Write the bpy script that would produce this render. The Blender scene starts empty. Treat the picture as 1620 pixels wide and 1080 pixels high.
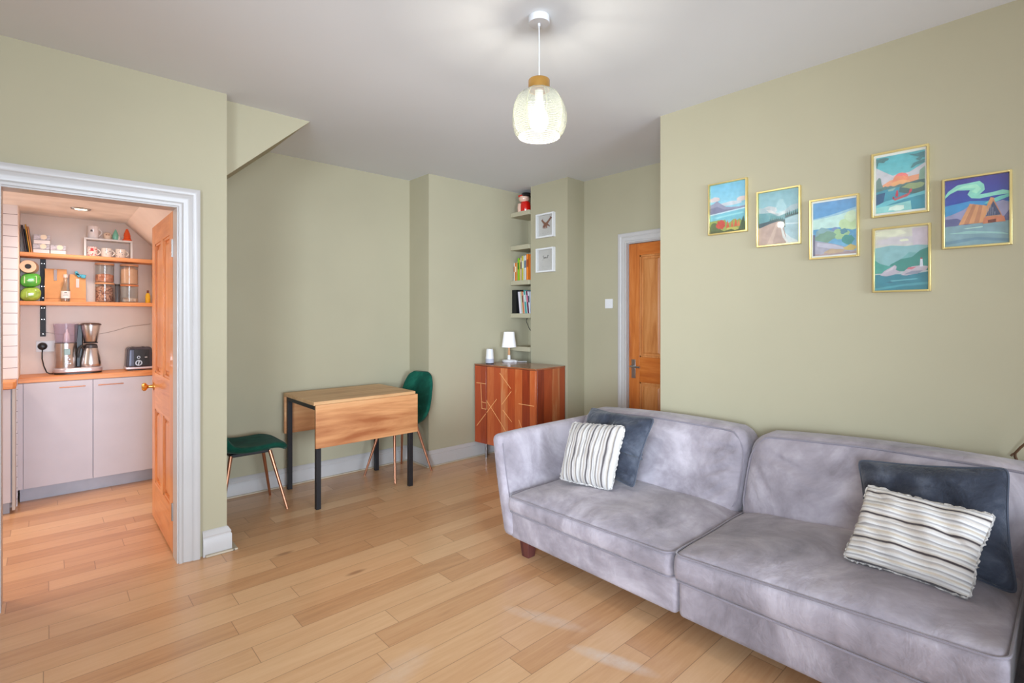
import bpy, bmesh, math, random
from mathutils import Vector, Matrix
random.seed(7)
S = bpy.context.scene
COL = S.collection
R = math.radians
PI = math.pi

# ------------------------------------------------------------------ camera, light, exposure
cam_d = bpy.data.cameras.new('camera')
cam = bpy.data.objects.new('camera', cam_d); COL.objects.link(cam)
cam_d.sensor_width = 36; cam_d.lens = 812 / 1620 * 36
cam_d.shift_y = (501 - 540) / 1620
cam_d.clip_start = .02
cam.location = (0, 0, 1.36)
cam.rotation_euler = (R(90), 0, R(47.8 - 90))
S.camera = cam
S.view_settings.view_transform = 'Standard'; S.view_settings.look = 'None'
S.view_settings.gamma = 1; S.view_settings.use_curve_mapping = False
S.view_settings.exposure = 0.18
try:
    S.cycles.max_bounces = 10; S.cycles.diffuse_bounces = 6
    S.cycles.use_denoising = True
except Exception: pass
W = bpy.data.worlds.new('sky'); S.world = W; W.use_nodes = True
wb = W.node_tree.nodes['Background']; wb.inputs[0].default_value = (.75, .86, 1, 1); wb.inputs[1].default_value = 1.2

def area(name, loc, direction, sx, sy, watts, color, spread=180):
    l = bpy.data.lights.new(name, 'AREA'); l.shape = 'RECTANGLE'; l.size = sx; l.size_y = sy
    l.energy = watts; l.color = color; l.spread = R(spread)
    o = bpy.data.objects.new(name, l); COL.objects.link(o); o.location = loc
    o.rotation_euler = Vector(direction).to_track_quat('-Z', 'Z').to_euler()
    return o
area('rear_window_daylight', (.35, -4.88, 1.45), (0, 1, 0), 2.9, 1.9, 116, (.73, .85, 1), 92)
area('side_window_daylight', (-1.82, -.6, 1.4), (.80, .60, 0), 1.7, 1.8, 52, (.72, .85, 1), 60)
area('kitchen_window_daylight', (-2.46, 4.35, 1.5), (1, 0, .05), 1.3, 1.1, 28, (1, .92, .87))  # added unseen fill that brightens the kitchen ceiling; the wall has no window

# ------------------------------------------------------------------ materials
def lin(c):
    c = c / 255
    return c / 12.92 if c <= .04045 else ((c + .055) / 1.055) ** 2.4
def C4(rgb): return (lin(rgb[0]), lin(rgb[1]), lin(rgb[2]), 1)
class NT:
    def __init__(s, name):
        s.m = bpy.data.materials.new(name); s.m.use_nodes = True; s.t = s.m.node_tree
        s.b = s.t.nodes['Principled BSDF']; s.out = s.t.nodes['Material Output']
    def n(s, kind, **k):
        x = s.t.nodes.new('ShaderNode' + kind)
        for a, v in k.items(): setattr(x, a, v)
        return x
    def l(s, a, b): s.t.links.new(a, b)
    def math(s, op, a, b=None, c=None):
        x = s.n('Math', operation=op)
        for i, v in enumerate((a, b, c)):
            if v is None: continue
            if isinstance(v, (int, float)): x.inputs[i].default_value = v
            else: s.l(v, x.inputs[i])
        return x.outputs[0]
    def coord(s, out='Object', scale=(1, 1, 1)):
        tc = s.n('TexCoord'); mp = s.n('Mapping'); mp.inputs['Scale'].default_value = scale
        s.l(tc.outputs[out], mp.inputs[0]); return mp.outputs[0]
    def noise(s, vec, scale, detail=3, rough=.5, dist=0):
        x = s.n('TexNoise'); x.inputs['Scale'].default_value = scale; x.inputs['Detail'].default_value = detail
        x.inputs['Roughness'].default_value = rough; x.inputs['Distortion'].default_value = dist
        s.l(vec, x.inputs['Vector']); return x.outputs[0]
    def ramp(s, fac, stops, interp='LINEAR'):
        x = s.n('ValToRGB'); r = x.color_ramp; r.interpolation = interp
        while len(r.elements) < len(stops): r.elements.new(.5)
        for e, (p, c) in zip(r.elements, stops): e.position = p; e.color = C4(c) if max(c) > 1 or len(c) == 3 else c
        s.l(fac, x.inputs[0]); return x.outputs[0]
    def mix(s, fac, a, b, mode='MIX'):
        x = s.n('Mix', data_type='RGBA', blend_type=mode)
        for i, v in ((0, fac), (6, a), (7, b)):
            if isinstance(v, (int, float)): x.inputs[i].default_value = v
            elif isinstance(v, tuple): x.inputs[i].default_value = C4(v)
            else: s.l(v, x.inputs[i])
        return x.outputs[2]
    def bump(s, h, strength=.2, dist=.01):
        x = s.n('Bump'); x.inputs['Strength'].default_value = strength; x.inputs['Distance'].default_value = dist
        s.l(h, x.inputs['Height']); s.l(x.outputs[0], s.b.inputs['Normal']); return x
    def base(s, c):
        if isinstance(c, tuple): s.b.inputs['Base Color'].default_value = C4(c)
        else: s.l(c, s.b.inputs['Base Color'])
    def set(s, **k):
        names = dict(rough='Roughness', metal='Metallic', spec='Specular IOR Level', sheen='Sheen Weight', coat='Coat Weight', trans='Transmission Weight', sheen_r='Sheen Roughness', ior='IOR', coat_r='Coat Roughness')
        for a, v in k.items(): s.b.inputs[names[a]].default_value = v
        return s
_M = {}
def mat(name, rgb, rough=.5, metal=0, spec=.5, var=.04, vscale=6, bump=0, bscale=60, emit=None, estr=0, **k):
    if name in _M: return _M[name]
    t = NT(name); t.set(rough=rough, metal=metal, spec=spec, **k)
    v = t.coord()
    nz = t.noise(v, vscale)
    a = tuple(max(0, c * (1 - var)) for c in rgb); b = tuple(min(255, c * (1 + var)) for c in rgb)
    t.base(t.ramp(nz, [(.3, a), (.7, b)]))
    if bump: t.bump(t.noise(v, bscale, 4), bump, .004)
    if emit: t.b.inputs['Emission Color'].default_value = C4(emit); t.b.inputs['Emission Strength'].default_value = estr
    _M[name] = t.m; return t.m
def wood(name, c1, c2, c3, axis='X', rough=.45, freq=1.0, coat=0, knots=.5):
    if name in _M: return _M[name]
    t = NT(name); t.set(rough=rough, coat=coat)
    sc = {'X': (1.2, 14, 14), 'Y': (14, 1.2, 14), 'Z': (14, 14, 1.2)}[axis]
    v = t.coord(scale=tuple(x * freq for x in sc))
    n1 = t.noise(v, 1.0, 6, .6, 1.2)
    n2 = t.noise(t.coord(scale=tuple(x * freq * 5 for x in sc)), 1.0, 3, .6, .3)
    n3 = t.noise(t.coord(), 2.3, 2)
    f = t.math('ADD', t.math('MULTIPLY', n1, .62), t.math('ADD', t.math('MULTIPLY', n2, .2), t.math('MULTIPLY', n3, .2)))
    t.base(t.ramp(f, [(.36, c3), (.5, c1), (.64, c2)]))
    t.bump(n2, .08, .002)
    _M[name] = t.m; return t.m

WALL = mat('sage_paint', (171, 163, 137), .75, spec=.25, var=.012, vscale=1.5, bump=.06, bscale=260)
CEIL = mat('ceiling_paint', (219, 221, 223), .85, spec=.2, var=.01, vscale=1, bump=.04, bscale=200)
KWALL = mat('kitchen_white_paint', (236, 224, 216), .8, spec=.2, var=.012)
WHITE = mat('white_gloss_paint', (186, 181, 177), .35, var=.01, bump=.02, bscale=120)
STRIP = mat('beige_trim_strip', (186, 172, 150), .5)
SHELF = mat('shelf_paint', (178, 170, 144), .6, spec=.3, var=.01)
BLACK = mat('black_steel', (32, 30, 32), .5, var=.1, spec=.4)
STEEL = mat('brushed_steel', (198, 192, 190), .28, 1, var=.05)
CHROME = mat('satin_chrome', (170, 170, 172), .3, 1)
BRASS = mat('brushed_brass', (214, 166, 92), .3, 1, var=.05)
GOLD = mat('gold_frame', (236, 214, 146), .28, .8, var=.04)
COPPER = mat('copper_tube', (190, 134, 104), .38, .9, var=.04)
DARKPL = mat('black_plastic', (26, 25, 27), .4)
WHITEPL = mat('white_plastic', (220, 218, 217), .35, var=.01)
CAB = mat('pale_grey_laminate', (200, 197, 206), .45, var=.01)
PLINTH = mat('grey_plinth', (176, 180, 192), .5)
PINE = wood('waxed_pine', (214, 138, 78), (232, 160, 98), (192, 112, 56), 'Z', .35, .8, .2)
PINE_H = wood('waxed_pine_rail', (214, 138, 78), (232, 160, 98), (192, 112, 56), 'Y', .35, .8, .2)
OAKD = wood('stripped_pine', (188, 104, 42), (204, 124, 60), (160, 78, 26), 'Z', .4, 1, .15)
OAKD_H = wood('stripped_pine_rail', (184, 98, 34), (200, 118, 52), (156, 74, 22), 'Y', .4, 1, .15)
OAKP = wood('pine_panel', (192, 124, 66), (206, 142, 86), (172, 102, 48), 'Z', .45, 1.2)
WORKTOP = wood('oiled_worktop', (222, 146, 84), (236, 168, 108), (196, 118, 58), 'X', .4)
SHELFWOOD = wood('pine_shelf', (216, 142, 84), (230, 164, 108), (190, 116, 60), 'X', .5)
MANGO = wood('mango_wood', (206, 160, 112), (220, 180, 132), (172, 118, 74), 'X', .42, .5)
LEGWOOD = wood('dark_stained_leg', (84, 44, 42), (102, 56, 50), (60, 30, 30), 'Z', .4)

def floor_mat():
    t = NT('oak_plank_floor'); t.set(rough=.33, spec=.5, coat=.35, coat_r=.16)
    tc = t.n('TexCoord'); sp = t.n('SeparateXYZ'); t.l(tc.outputs['Object'], sp.inputs[0])
    x, y = sp.outputs[0], sp.outputs[1]
    w = .127
    yr = t.math('DIVIDE', y, w); row = t.math('FLOOR', yr)
    wn = t.n('TexWhiteNoise', noise_dimensions='1D'); t.l(row, wn.inputs['W'])
    xo = t.math('ADD', x, t.math('MULTIPLY', wn.outputs['Value'], 3.7))
    xd = t.math('DIVIDE', xo, .92); ci = t.math('FLOOR', xd)
    cb = t.n('CombineXYZ'); t.l(row, cb.inputs[0]); t.l(ci, cb.inputs[1])
    w2 = t.n('TexWhiteNoise', noise_dimensions='3D'); t.l(cb.outputs[0], w2.inputs['Vector'])
    rnd = w2.outputs['Value']
    # grain
    g = t.n('CombineXYZ')
    t.l(t.math('ADD', t.math('MULTIPLY', x, 1.3), t.math('MULTIPLY', rnd, 40)), g.inputs[0])
    t.l(t.math('MULTIPLY', y, 16), g.inputs[1]); t.l(t.math('MULTIPLY', rnd, 17), g.inputs[2])
    n1 = t.noise(g.outputs[0], 1.3, 6, .62, 1.6)
    g2 = t.n('CombineXYZ'); t.l(t.math('MULTIPLY', x, 9), g2.inputs[0]); t.l(t.math('MULTIPLY', y, 130), g2.inputs[1]); t.l(rnd, g2.inputs[2])
    n2 = t.noise(g2.outputs[0], 1, 3, .6)
    f = t.math('ADD', t.math('ADD', t.math('ADD', .04, t.math('MULTIPLY', rnd, .36)), t.math('MULTIPLY', n1, .46)), t.math('MULTIPLY', n2, .14))
    c = t.ramp(f, [(.16, (168, 120, 80)), (.38, (202, 152, 108)), (.55, (214, 168, 124)), (.74, (224, 182, 138)), (.95, (232, 200, 160))])
    # knots
    vo = t.n('TexVoronoi'); vo.inputs['Scale'].default_value = 1.0
    g3 = t.n('CombineXYZ'); t.l(t.math('MULTIPLY', x, 1.1), g3.inputs[0]); t.l(t.math('MULTIPLY', y, 3.6), g3.inputs[1]); t.l(g3.outputs[0], vo.inputs['Vector'])
    kn = t.ramp(vo.outputs['Distance'], [(.03, (255, 255, 255)), (.075, (0, 0, 0))])
    c = t.mix(t.math('MULTIPLY', kn, .6), c, (118, 66, 34))
    # seams
    fy = t.math('FRACT', yr); fx = t.math('FRACT', xd)
    sy_ = t.math('MINIMUM', fy, t.math('SUBTRACT', 1, fy)); sx_ = t.math('MINIMUM', fx, t.math('SUBTRACT', 1, fx))
    seam = t.math('MAXIMUM', t.math('LESS_THAN', sy_, .011), t.math('LESS_THAN', sx_, .0016))
    c = t.mix(t.math('MULTIPLY', seam, .5), c, (92, 52, 26))
    # pale scuffs worn along the line of traffic in front of the sofa
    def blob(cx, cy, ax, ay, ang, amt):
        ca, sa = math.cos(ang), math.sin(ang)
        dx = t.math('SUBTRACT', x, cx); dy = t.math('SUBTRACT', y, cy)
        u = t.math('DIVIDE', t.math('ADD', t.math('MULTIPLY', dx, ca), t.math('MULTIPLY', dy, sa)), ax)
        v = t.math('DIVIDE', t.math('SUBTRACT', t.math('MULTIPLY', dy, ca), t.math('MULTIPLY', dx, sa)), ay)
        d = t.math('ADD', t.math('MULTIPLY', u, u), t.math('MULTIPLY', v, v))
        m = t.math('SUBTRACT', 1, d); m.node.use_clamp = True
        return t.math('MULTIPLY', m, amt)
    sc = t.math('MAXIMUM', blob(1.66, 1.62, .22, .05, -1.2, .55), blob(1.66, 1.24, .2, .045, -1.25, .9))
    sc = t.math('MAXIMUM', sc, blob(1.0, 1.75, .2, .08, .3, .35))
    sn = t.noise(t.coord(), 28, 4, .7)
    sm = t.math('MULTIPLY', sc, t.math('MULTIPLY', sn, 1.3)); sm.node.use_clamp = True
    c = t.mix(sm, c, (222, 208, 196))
    t.base(c)
    r = t.math('ADD', .28, t.math('MULTIPLY', n1, .14)); t.l(r, t.b.inputs['Roughness'])
    h = t.math('SUBTRACT', t.math('MULTIPLY', n2, .15), seam)
    t.bump(h, .25, .0015)
    return t.m
FLOOR = floor_mat()

def velvet(name, dark, mid, light, scale=3.2, bumpy=.35, sheen=.5):
    t = NT(name); t.set(rough=.8, spec=.15, sheen=sheen * .45, sheen_r=.4)
    v = t.coord()
    n1 = t.noise(v, scale, 5, .6, .8); n2 = t.noise(v, scale * 4.5, 4, .65, .5)
    n3 = t.noise(v, 350, 2)
    f = t.math('ADD', t.math('MULTIPLY', n1, .82), t.math('MULTIPLY', n2, .18))
    t.base(t.ramp(f, [(.34, dark), (.5, mid), (.66, light)]))
    h = t.math('ADD', t.math('ADD', n1, t.math('MULTIPLY', n2, .45)), t.math('MULTIPLY', n3, .03))
    t.bump(h, bumpy, .03)
    return t.m
SOFA = velvet('grey_lilac_velvet', (124, 116, 121), (158, 149, 155), (192, 183, 189), 2.5)
SOFA_PIPE = mat('velvet_piping', (128, 120, 128), .8, var=.06, sheen=.4)
NAVY = velvet('charcoal_blue_velvet', (42, 45, 54), (60, 64, 75), (92, 96, 106), 5, .5)
NAVY_PIPE = mat('charcoal_piping', (60, 66, 80), .8, sheen=.4)
GREEN = velvet('emerald_velvet', (10, 56, 45), (14, 74, 59), (28, 98, 78), 4, .08, .12)

def stripe_mat(name, axis, stops, freq, wob):
    t = NT(name); t.set(rough=.9, spec=.1, sheen=.3)
    tc = t.n('TexCoord'); sp = t.n('SeparateXYZ'); t.l(tc.outputs['UV'], sp.inputs[0])
    a = sp.outputs[0 if axis == 'u' else 1]
    nz = t.noise(t.coord('UV'), 3.0, 3)
    a = t.math('ADD', a, t.math('MULTIPLY', t.math('SUBTRACT', nz, .5), wob))
    f = t.math('FRACT', t.math('MULTIPLY', a, freq))
    c = t.ramp(f, stops)
    n2 = t.noise(t.coord('UV', (90, 90, 90)), 1, 3)
    c = t.mix(t.math('MULTIPLY', n2, .22), c, (150, 146, 142))
    t.base(c); t.bump(n2, .4, .004)
    return t.m
STRIPE_A = stripe_mat('striped_chenille_upright', 'u', [(0, (48, 42, 46)), (.05, (84, 76, 78)), (.09, (176, 168, 162)), (.20, (204, 198, 194)), (.30, (176, 164, 150)), (.35, (96, 90, 90)), (.40, (186, 180, 176)), (.52, (208, 204, 200)), (.60, (184, 176, 166)), (.66, (92, 86, 88)), (.72, (196, 190, 186)), (.82, (168, 156, 144)), (.93, (190, 182, 176)), (1, (50, 44, 48))], 3.6, .035)
STRIPE_B = stripe_mat('striped_chenille_level', 'v', [(0, (46, 36, 42)), (.05, (62, 48, 54)), (.07, (206, 196, 182)), (.16, (236, 232, 228)), (.24, (168, 162, 162)), (.28, (238, 236, 232)), (.40, (206, 190, 168)), (.46, (232, 228, 224)), (.56, (152, 148, 148)), (.60, (240, 238, 236)), (.72, (216, 206, 194)), (.80, (178, 172, 170)), (.84, (236, 232, 228)), (.96, (210, 200, 190)), (1, (46, 36, 42))], 3.35, .05)

def thin_glass(name, tint, diffuse, gl=.05, bump=None, trans=.7):
    """glass as a thin pane: mostly clear, a little milky, glossy where seen edge on"""
    t = NT(name); nt = t.t
    nt.nodes.remove(t.b)
    tr = t.n('BsdfTransparent'); tr.inputs[0].default_value = C4(tint)
    df = t.n('BsdfDiffuse'); df.inputs[0].default_value = C4(diffuse)
    tl = t.n('BsdfTranslucent'); tl.inputs[0].default_value = C4(diffuse)
    m0 = t.n('MixShader'); m0.inputs[0].default_value = .5; t.l(df.outputs[0], m0.inputs[1]); t.l(tl.outputs[0], m0.inputs[2])
    m1 = t.n('MixShader'); m1.inputs[0].default_value = 1 - trans; t.l(tr.outputs[0], m1.inputs[1]); t.l(m0.outputs[0], m1.inputs[2])
    g = t.n('BsdfGlossy'); g.inputs['Roughness'].default_value = gl
    fr = t.n('LayerWeight'); fr.inputs[0].default_value = .5
    fac = t.math('ADD', t.math('MULTIPLY', t.math('POWER', fr.outputs['Facing'], 4.5), .75), .035)
    m2 = t.n('MixShader'); t.l(fac, m2.inputs[0]); t.l(m1.outputs[0], m2.inputs[1]); t.l(g.outputs[0], m2.inputs[2])
    t.l(m2.outputs[0], t.out.inputs[0])
    if bump:
        b = t.n('Bump'); b.inputs['Strength'].default_value = .6; b.inputs['Distance'].default_value = .004
        w = t.n('TexWave', bands_direction='Z'); w.inputs['Scale'].default_value = bump; w.inputs['Distortion'].default_value = 1.5
        t.l(t.coord(), w.inputs['Vector']); t.l(w.outputs[1], b.inputs['Height'])
        for x in (g, df): t.l(b.outputs[0], x.inputs['Normal'])
    return t.m
PANE = thin_glass('picture_pane', (252, 253, 252), (230, 232, 232), .02, None, .975)
JAR = thin_glass('clear_jar_glass', (248, 250, 250), (240, 240, 240), .05, None, .95)
SMOKE = thin_glass('frosted_tank_plastic', (250, 248, 254), (226, 222, 236), .12, None, .88)
def shade_glass():
    t = NT('ribbed_lamp_glass'); t.t.nodes.remove(t.b)
    tr = t.n('BsdfTransparent'); tr.inputs[0].default_value = (.97, .98, .95, 1)
    df = t.n('BsdfDiffuse'); df.inputs[0].default_value = C4((178, 180, 172))
    tl = t.n('BsdfTranslucent'); tl.inputs[0].default_value = C4((120, 122, 114))
    m0 = t.n('MixShader'); m0.inputs[0].default_value = .4; t.l(df.outputs[0], m0.inputs[1]); t.l(tl.outputs[0], m0.inputs[2])
    lw = t.n('LayerWeight'); lw.inputs[0].default_value = .5
    w = t.n('TexWave', bands_direction='Z'); w.inputs['Scale'].default_value = 34; w.inputs['Distortion'].default_value = 1.2; w.inputs['Detail'].default_value = 0
    t.l(t.coord(), w.inputs['Vector'])
    f = t.math('ADD', t.math('ADD', .10, t.math('MULTIPLY', t.math('POWER', lw.outputs['Facing'], 2.2), .55)), t.math('MULTIPLY', w.outputs[1], .22)); f.node.use_clamp = True
    m1 = t.n('MixShader'); t.l(f, m1.inputs[0]); t.l(tr.outputs[0], m1.inputs[1]); t.l(m0.outputs[0], m1.inputs[2])
    g = t.n('BsdfGlossy'); g.inputs['Roughness'].default_value = .08
    b = t.n('Bump'); b.inputs['Strength'].default_value = .5; b.inputs['Distance'].default_value = .003
    t.l(w.outputs[1], b.inputs['Height']); t.l(b.outputs[0], g.inputs['Normal']); t.l(b.outputs[0], df.inputs['Normal'])
    m2 = t.n('MixShader'); t.l(t.math('ADD', .05, t.math('MULTIPLY', t.math('POWER', lw.outputs['Facing'], 4), .6)), m2.inputs[0])
    t.l(m1.outputs[0], m2.inputs[1]); t.l(g.outputs[0], m2.inputs[2]); t.l(m2.outputs[0], t.out.inputs[0])
    return t.m
SHADE = shade_glass()

# ------------------------------------------------------------------ mesh builder
ORG = {}
class B:
    def __init__(s): s.v = []; s.f = []; s.m = []; s.uv = {}
    def add(s, vs, fs, mi=0, uvs=None):
        o = len(s.v); s.v += [tuple(v) for v in vs]
        for f in fs: s.f.append(tuple(i + o for i in f)); s.m.append(mi)
        if uvs:
            for i, u in enumerate(uvs): s.uv[i + o] = u
        return s
    def box(s, x0, x1, y0, y1, z0, z1, mi=0):
        v = [(x, y, z) for x in (x0, x1) for y in (y0, y1) for z in (z0, z1)]
        return s.add(v, [(0, 1, 3, 2), (4, 6, 7, 5), (0, 4, 5, 1), (2, 3, 7, 6), (0, 2, 6, 4), (1, 5, 7, 3)], mi)
    def obox(s, c, size, rot=(0, 0, 0), mi=0):
        from mathutils import Euler
        m = Euler(rot).to_matrix(); hx, hy, hz = (a / 2 for a in size)
        v = [Vector(c) + m @ Vector((x, y, z)) for x in (-hx, hx) for y in (-hy, hy) for z in (-hz, hz)]
        return s.add(v, [(0, 1, 3, 2), (4, 6, 7, 5), (0, 4, 5, 1), (2, 3, 7, 6), (0, 2, 6, 4), (1, 5, 7, 3)], mi)
    def hexa(s, bottom4, top4, mi=0):
        return s.add(list(bottom4) + list(top4), [(3, 2, 1, 0), (4, 5, 6, 7), (0, 1, 5, 4), (1, 2, 6, 5), (2, 3, 7, 6), (3, 0, 4, 7)], mi)
    def prism(s, poly, axis, a, b, mi=0):
        """poly in the plane normal to axis; axis 0: (y,z), 1: (x,z), 2: (x,y)"""
        def P(p, t):
            q = list(p); q.insert(axis, t); return q
        n = len(poly)
        return s.add([P(p, a) for p in poly] + [P(p, b) for p in poly],
                     [tuple(range(n)), tuple(range(2 * n - 1, n - 1, -1))] + [(i, i + n, (i + 1) % n + n, (i + 1) % n) for i in range(n)], mi)
    def lathe(s, prof, c=(0, 0, 0), n=32, mi=0, axis='Z', mod=None):
        v = []
        for r, z in prof:
            for k in range(n):
                a = 2 * PI * k / n; rr = r * (mod(a, z) if mod else 1)
                p = (rr * math.cos(a), rr * math.sin(a), z)
                if axis == 'X': p = (p[2], p[0], p[1])
                if axis == 'Y': p = (p[0], p[2], p[1])
                v.append((p[0] + c[0], p[1] + c[1], p[2] + c[2]))
        f = [(i * n + k, i * n + (k + 1) % n, (i + 1) * n + (k + 1) % n, (i + 1) * n + k) for i in range(len(prof) - 1) for k in range(n)]
        if prof[0][0] > 1e-6: f.append(tuple(reversed(range(n)))) if prof[0][0] < 0 else None
        f = [x for x in f if x]
        return s.add(v, f, mi)
    def tube(s, pts, r, n=10, mi=0, cap=True, closed=False):
        pts = [Vector(p) for p in pts]; N = len(pts); rs = r if isinstance(r, (list, tuple)) else [r] * N
        T = [((pts[(i + 1) % N] if closed or i < N - 1 else pts[i]) - (pts[i - 1] if closed or i > 0 else pts[i])).normalized() for i in range(N)]
        up = Vector((0, 0, 1)) if abs(T[0].z) < .9 else Vector((1, 0, 0))
        u = T[0].cross(up).normalized(); v = []
        for i in range(N):
            u = (u - T[i] * u.dot(T[i])).normalized(); w = T[i].cross(u)
            for k in range(n):
                a = 2 * PI * k / n; v.append(pts[i] + (u * math.cos(a) + w * math.sin(a)) * rs[i])
        f = [(i * n + k, i * n + (k + 1) % n, ((i + 1) % N) * n + (k + 1) % n, ((i + 1) % N) * n + k) for i in range(N if closed else N - 1) for k in range(n)]
        if cap and not closed: f += [tuple(reversed(range(n))), tuple(range((N - 1) * n, N * n))]
        return s.add(v, f, mi)
    def grid(s, fn, nu, nv, mi=0, closed=False):
        v = []; uv = []
        for i in range(nu + 1):
            for j in range(nv + 1):
                v.append(fn(i / nu, j / nv)); uv.append((i / nu, j / nv))
        f = [(i * (nv + 1) + j, (i + 1) * (nv + 1) + j, (i + 1) * (nv + 1) + j + 1, i * (nv + 1) + j + 1) for i in range(nu) for j in range(nv)]
        return s.add(v, f, mi, uv)
    def rbox(s, h, r, n=10, deform=None, mi=0):
        """box with rounded edges of radius r on a fine grid; deform(x,y,z)->point"""
        hx, hy, hz = h; key = {}; vs = []; fs = []
        def pt(p):
            q = Vector([max(-(a - r), min(a - r, c)) for a, c in zip(h, p)])
            d = Vector(p) - q
            return q + d.normalized() * r if d.length > 1e-9 else Vector(p)
        def idx(p):
            k = tuple(round(c, 5) for c in p)
            if k not in key:
                q = pt(p); key[k] = len(vs); vs.append(tuple(deform(*q)) if deform else tuple(q))
            return key[k]
        def ticks(a):
            m = [-a, -a + r * .3, -a + r * .65, -a + r]; inner = max(2, int(n * a / max(h)))
            mid = [-a + r + (2 * a - 2 * r) * i / inner for i in range(1, inner)]
            return m + mid + [a - r, a - r * .65, a - r * .3, a]
        tk = [ticks(a) for a in h]
        for ax in range(3):
            b, c = (ax + 1) % 3, (ax + 2) % 3
            for sg in (-1, 1):
                for i in range(len(tk[b]) - 1):
                    for j in range(len(tk[c]) - 1):
                        q = []
                        for (ii, jj) in ((i, j), (i + 1, j), (i + 1, j + 1), (i, j + 1)):
                            p = [0, 0, 0]; p[ax] = sg * h[ax]; p[b] = tk[b][ii]; p[c] = tk[c][jj]; q.append(idx(p))
                        if sg < 0: q.reverse()
                        fs.append(tuple(q))
        return s.add(vs, fs, mi)
    def build(s, name, mats, parent=None, bevel=0, smooth=True, angle=40, sub=0, seg=2):
        me = bpy.data.meshes.new(name)
        org = ORG.get(parent.name, (0, 0, 0)) if parent else (0, 0, 0)
        me.from_pydata([(v[0] - org[0], v[1] - org[1], v[2] - org[2]) for v in s.v], [], s.f)
        ms = mats if isinstance(mats, (list, tuple)) else [mats]
        for m in ms: me.materials.append(m)
        me.polygons.foreach_set('material_index', s.m)
        if s.uv:
            ul = me.uv_layers.new(name='UVMap')
            for lp in me.loops: ul.data[lp.index].uv = s.uv.get(lp.vertex_index, (0, 0))
        bm = bmesh.new(); bm.from_mesh(me); bmesh.ops.recalc_face_normals(bm, faces=bm.faces); bm.to_mesh(me); bm.free()
        me.update()
        if smooth:
            me.polygons.foreach_set('use_smooth', [True] * len(me.polygons)); me.set_sharp_from_angle(angle=R(angle))
        o = bpy.data.objects.new(name, me); COL.objects.link(o)
        if parent: o.parent = parent; ORG[o.name] = org
        if bevel:
            md = o.modifiers.new('bevel', 'BEVEL'); md.width = bevel; md.segments = seg; md.limit_method = 'ANGLE'; md.angle_limit = R(35)
        if sub:
            md = o.modifiers.new('sub', 'SUBSURF'); md.levels = sub; md.render_levels = sub
        return o

def tag(o, label, cat, group=None):
    o['label'] = label; o['category'] = cat
    if group: o['group'] = group
    return o
def thing(name, label, cat, loc, rz=0, group=None, local=False):
    o = bpy.data.objects.new(name, None); COL.objects.link(o); o.empty_display_size = .05
    o.location = loc; o.rotation_euler = (0, 0, rz); tag(o, label, cat, group)
    ORG[o.name] = (0, 0, 0) if local else tuple(loc)
    return o
def struct(b, name, mats, **k):
    o = b.build(name, mats, None, **k); o['kind'] = 'structure'; return o
def sroot(name, loc):
    o = bpy.data.objects.new(name, None); COL.objects.link(o); o.location = loc; o['kind'] = 'structure'; ORG[o.name] = tuple(loc); return o
def copy_tree(o, parent=None):
    c = o.copy(); COL.objects.link(c)
    if parent: c.parent = parent
    for ch in [x for x in bpy.data.objects if x.parent == o]: copy_tree(ch, c)
    return c

# ------------------------------------------------------------------ the setting
H = 2.66
struct(B().box(-2.6, 3.95, -5.1, 5.75, -.1, 0), 'floor', FLOOR, smooth=False)
struct(B().box(-1.9, 3.95, -5.1, 4.45, H, H + .1), 'ceiling', CEIL, smooth=False)
b = B().box(-1.9, -.18, 3.34, 3.45, 0, H).box(.556, .78, 3.34, 3.45, 0, H).box(-.18, .556, 3.34, 3.45, 1.985, H)
struct(b, 'wall_left', WALL, smooth=False)
struct(B().box(.70, .78, 3.45, 5.6, 0, H), 'wall_partition', WALL, smooth=False)
struct(B().box(.78, 2.57, 4.29, 4.4, 0, H), 'wall_dining', WALL, smooth=False)
struct(B().box(2.57, 3.95, 3.96, 4.4, 0, H), 'wall_corner', WALL, smooth=False)
struct(B().box(3.59, 3.83, 3.19, 3.68, 0, H), 'wall_chimney', WALL, smooth=False)
b = B().box(3.83, 3.95, 2.72, 3.96, 0, H).box(3.83, 3.95, 1.82, 1.90, 0, H).box(3.83, 3.95, 1.90, 2.72, 2.02, H)
struct(b, 'wall_far', WALL, smooth=False)
struct(B().box(2.95, 3.95, 1.70, 1.82, 0, H).box(2.95, 3.07, -5.1, 1.70, 0, H), 'wall_right', WALL, smooth=False)
b = B().box(-1.9, -1.15, -5.1, -5.0, 0, H).box(1.85, 2.95, -5.1, -5.0, 0, H).box(-1.15, 1.85, -5.1, -5.0, 0, .45).box(-1.15, 1.85, -5.1, -5.0, 2.45, H)
struct(b, 'wall_rear', WALL, smooth=False)
b = B().box(-1.9, -1.8, -5.0, -1.5, 0, H).box(-1.9, -1.8, .4, 3.34, 0, H).box(-1.9, -1.8, -1.5, .4, 0, .4).box(-1.9, -1.8, -1.5, .4, 2.4, H)
struct(b, 'wall_side', WALL, smooth=False)
# sloping underside of the stairs
struct(B().prism([(.78, 2.19), (1.30, H), (.78, H)], 1, 3.44, 4.29), 'wall_stair', WALL, smooth=False)
# windows behind the camera
b = B()
for x in (-1.15, .32, 1.79): b.box(x, x + .06, -5.07, -5.02, .45, 2.45)
for z in (.45, 1.7, 2.39): b.box(-1.15, 1.85, -5.07, -5.02, z, z + .06)
struct(b, 'window_1', WHITE)
b = B()
for y in (-1.5, -.58, .34): b.box(-1.89, -1.84, y, y + .06, .4, 2.4)
for z in (.4, 1.7, 2.34): b.box(-1.89, -1.84, -1.5, .4, z, z + .06)
struct(b, 'window_2', WHITE)

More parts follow.
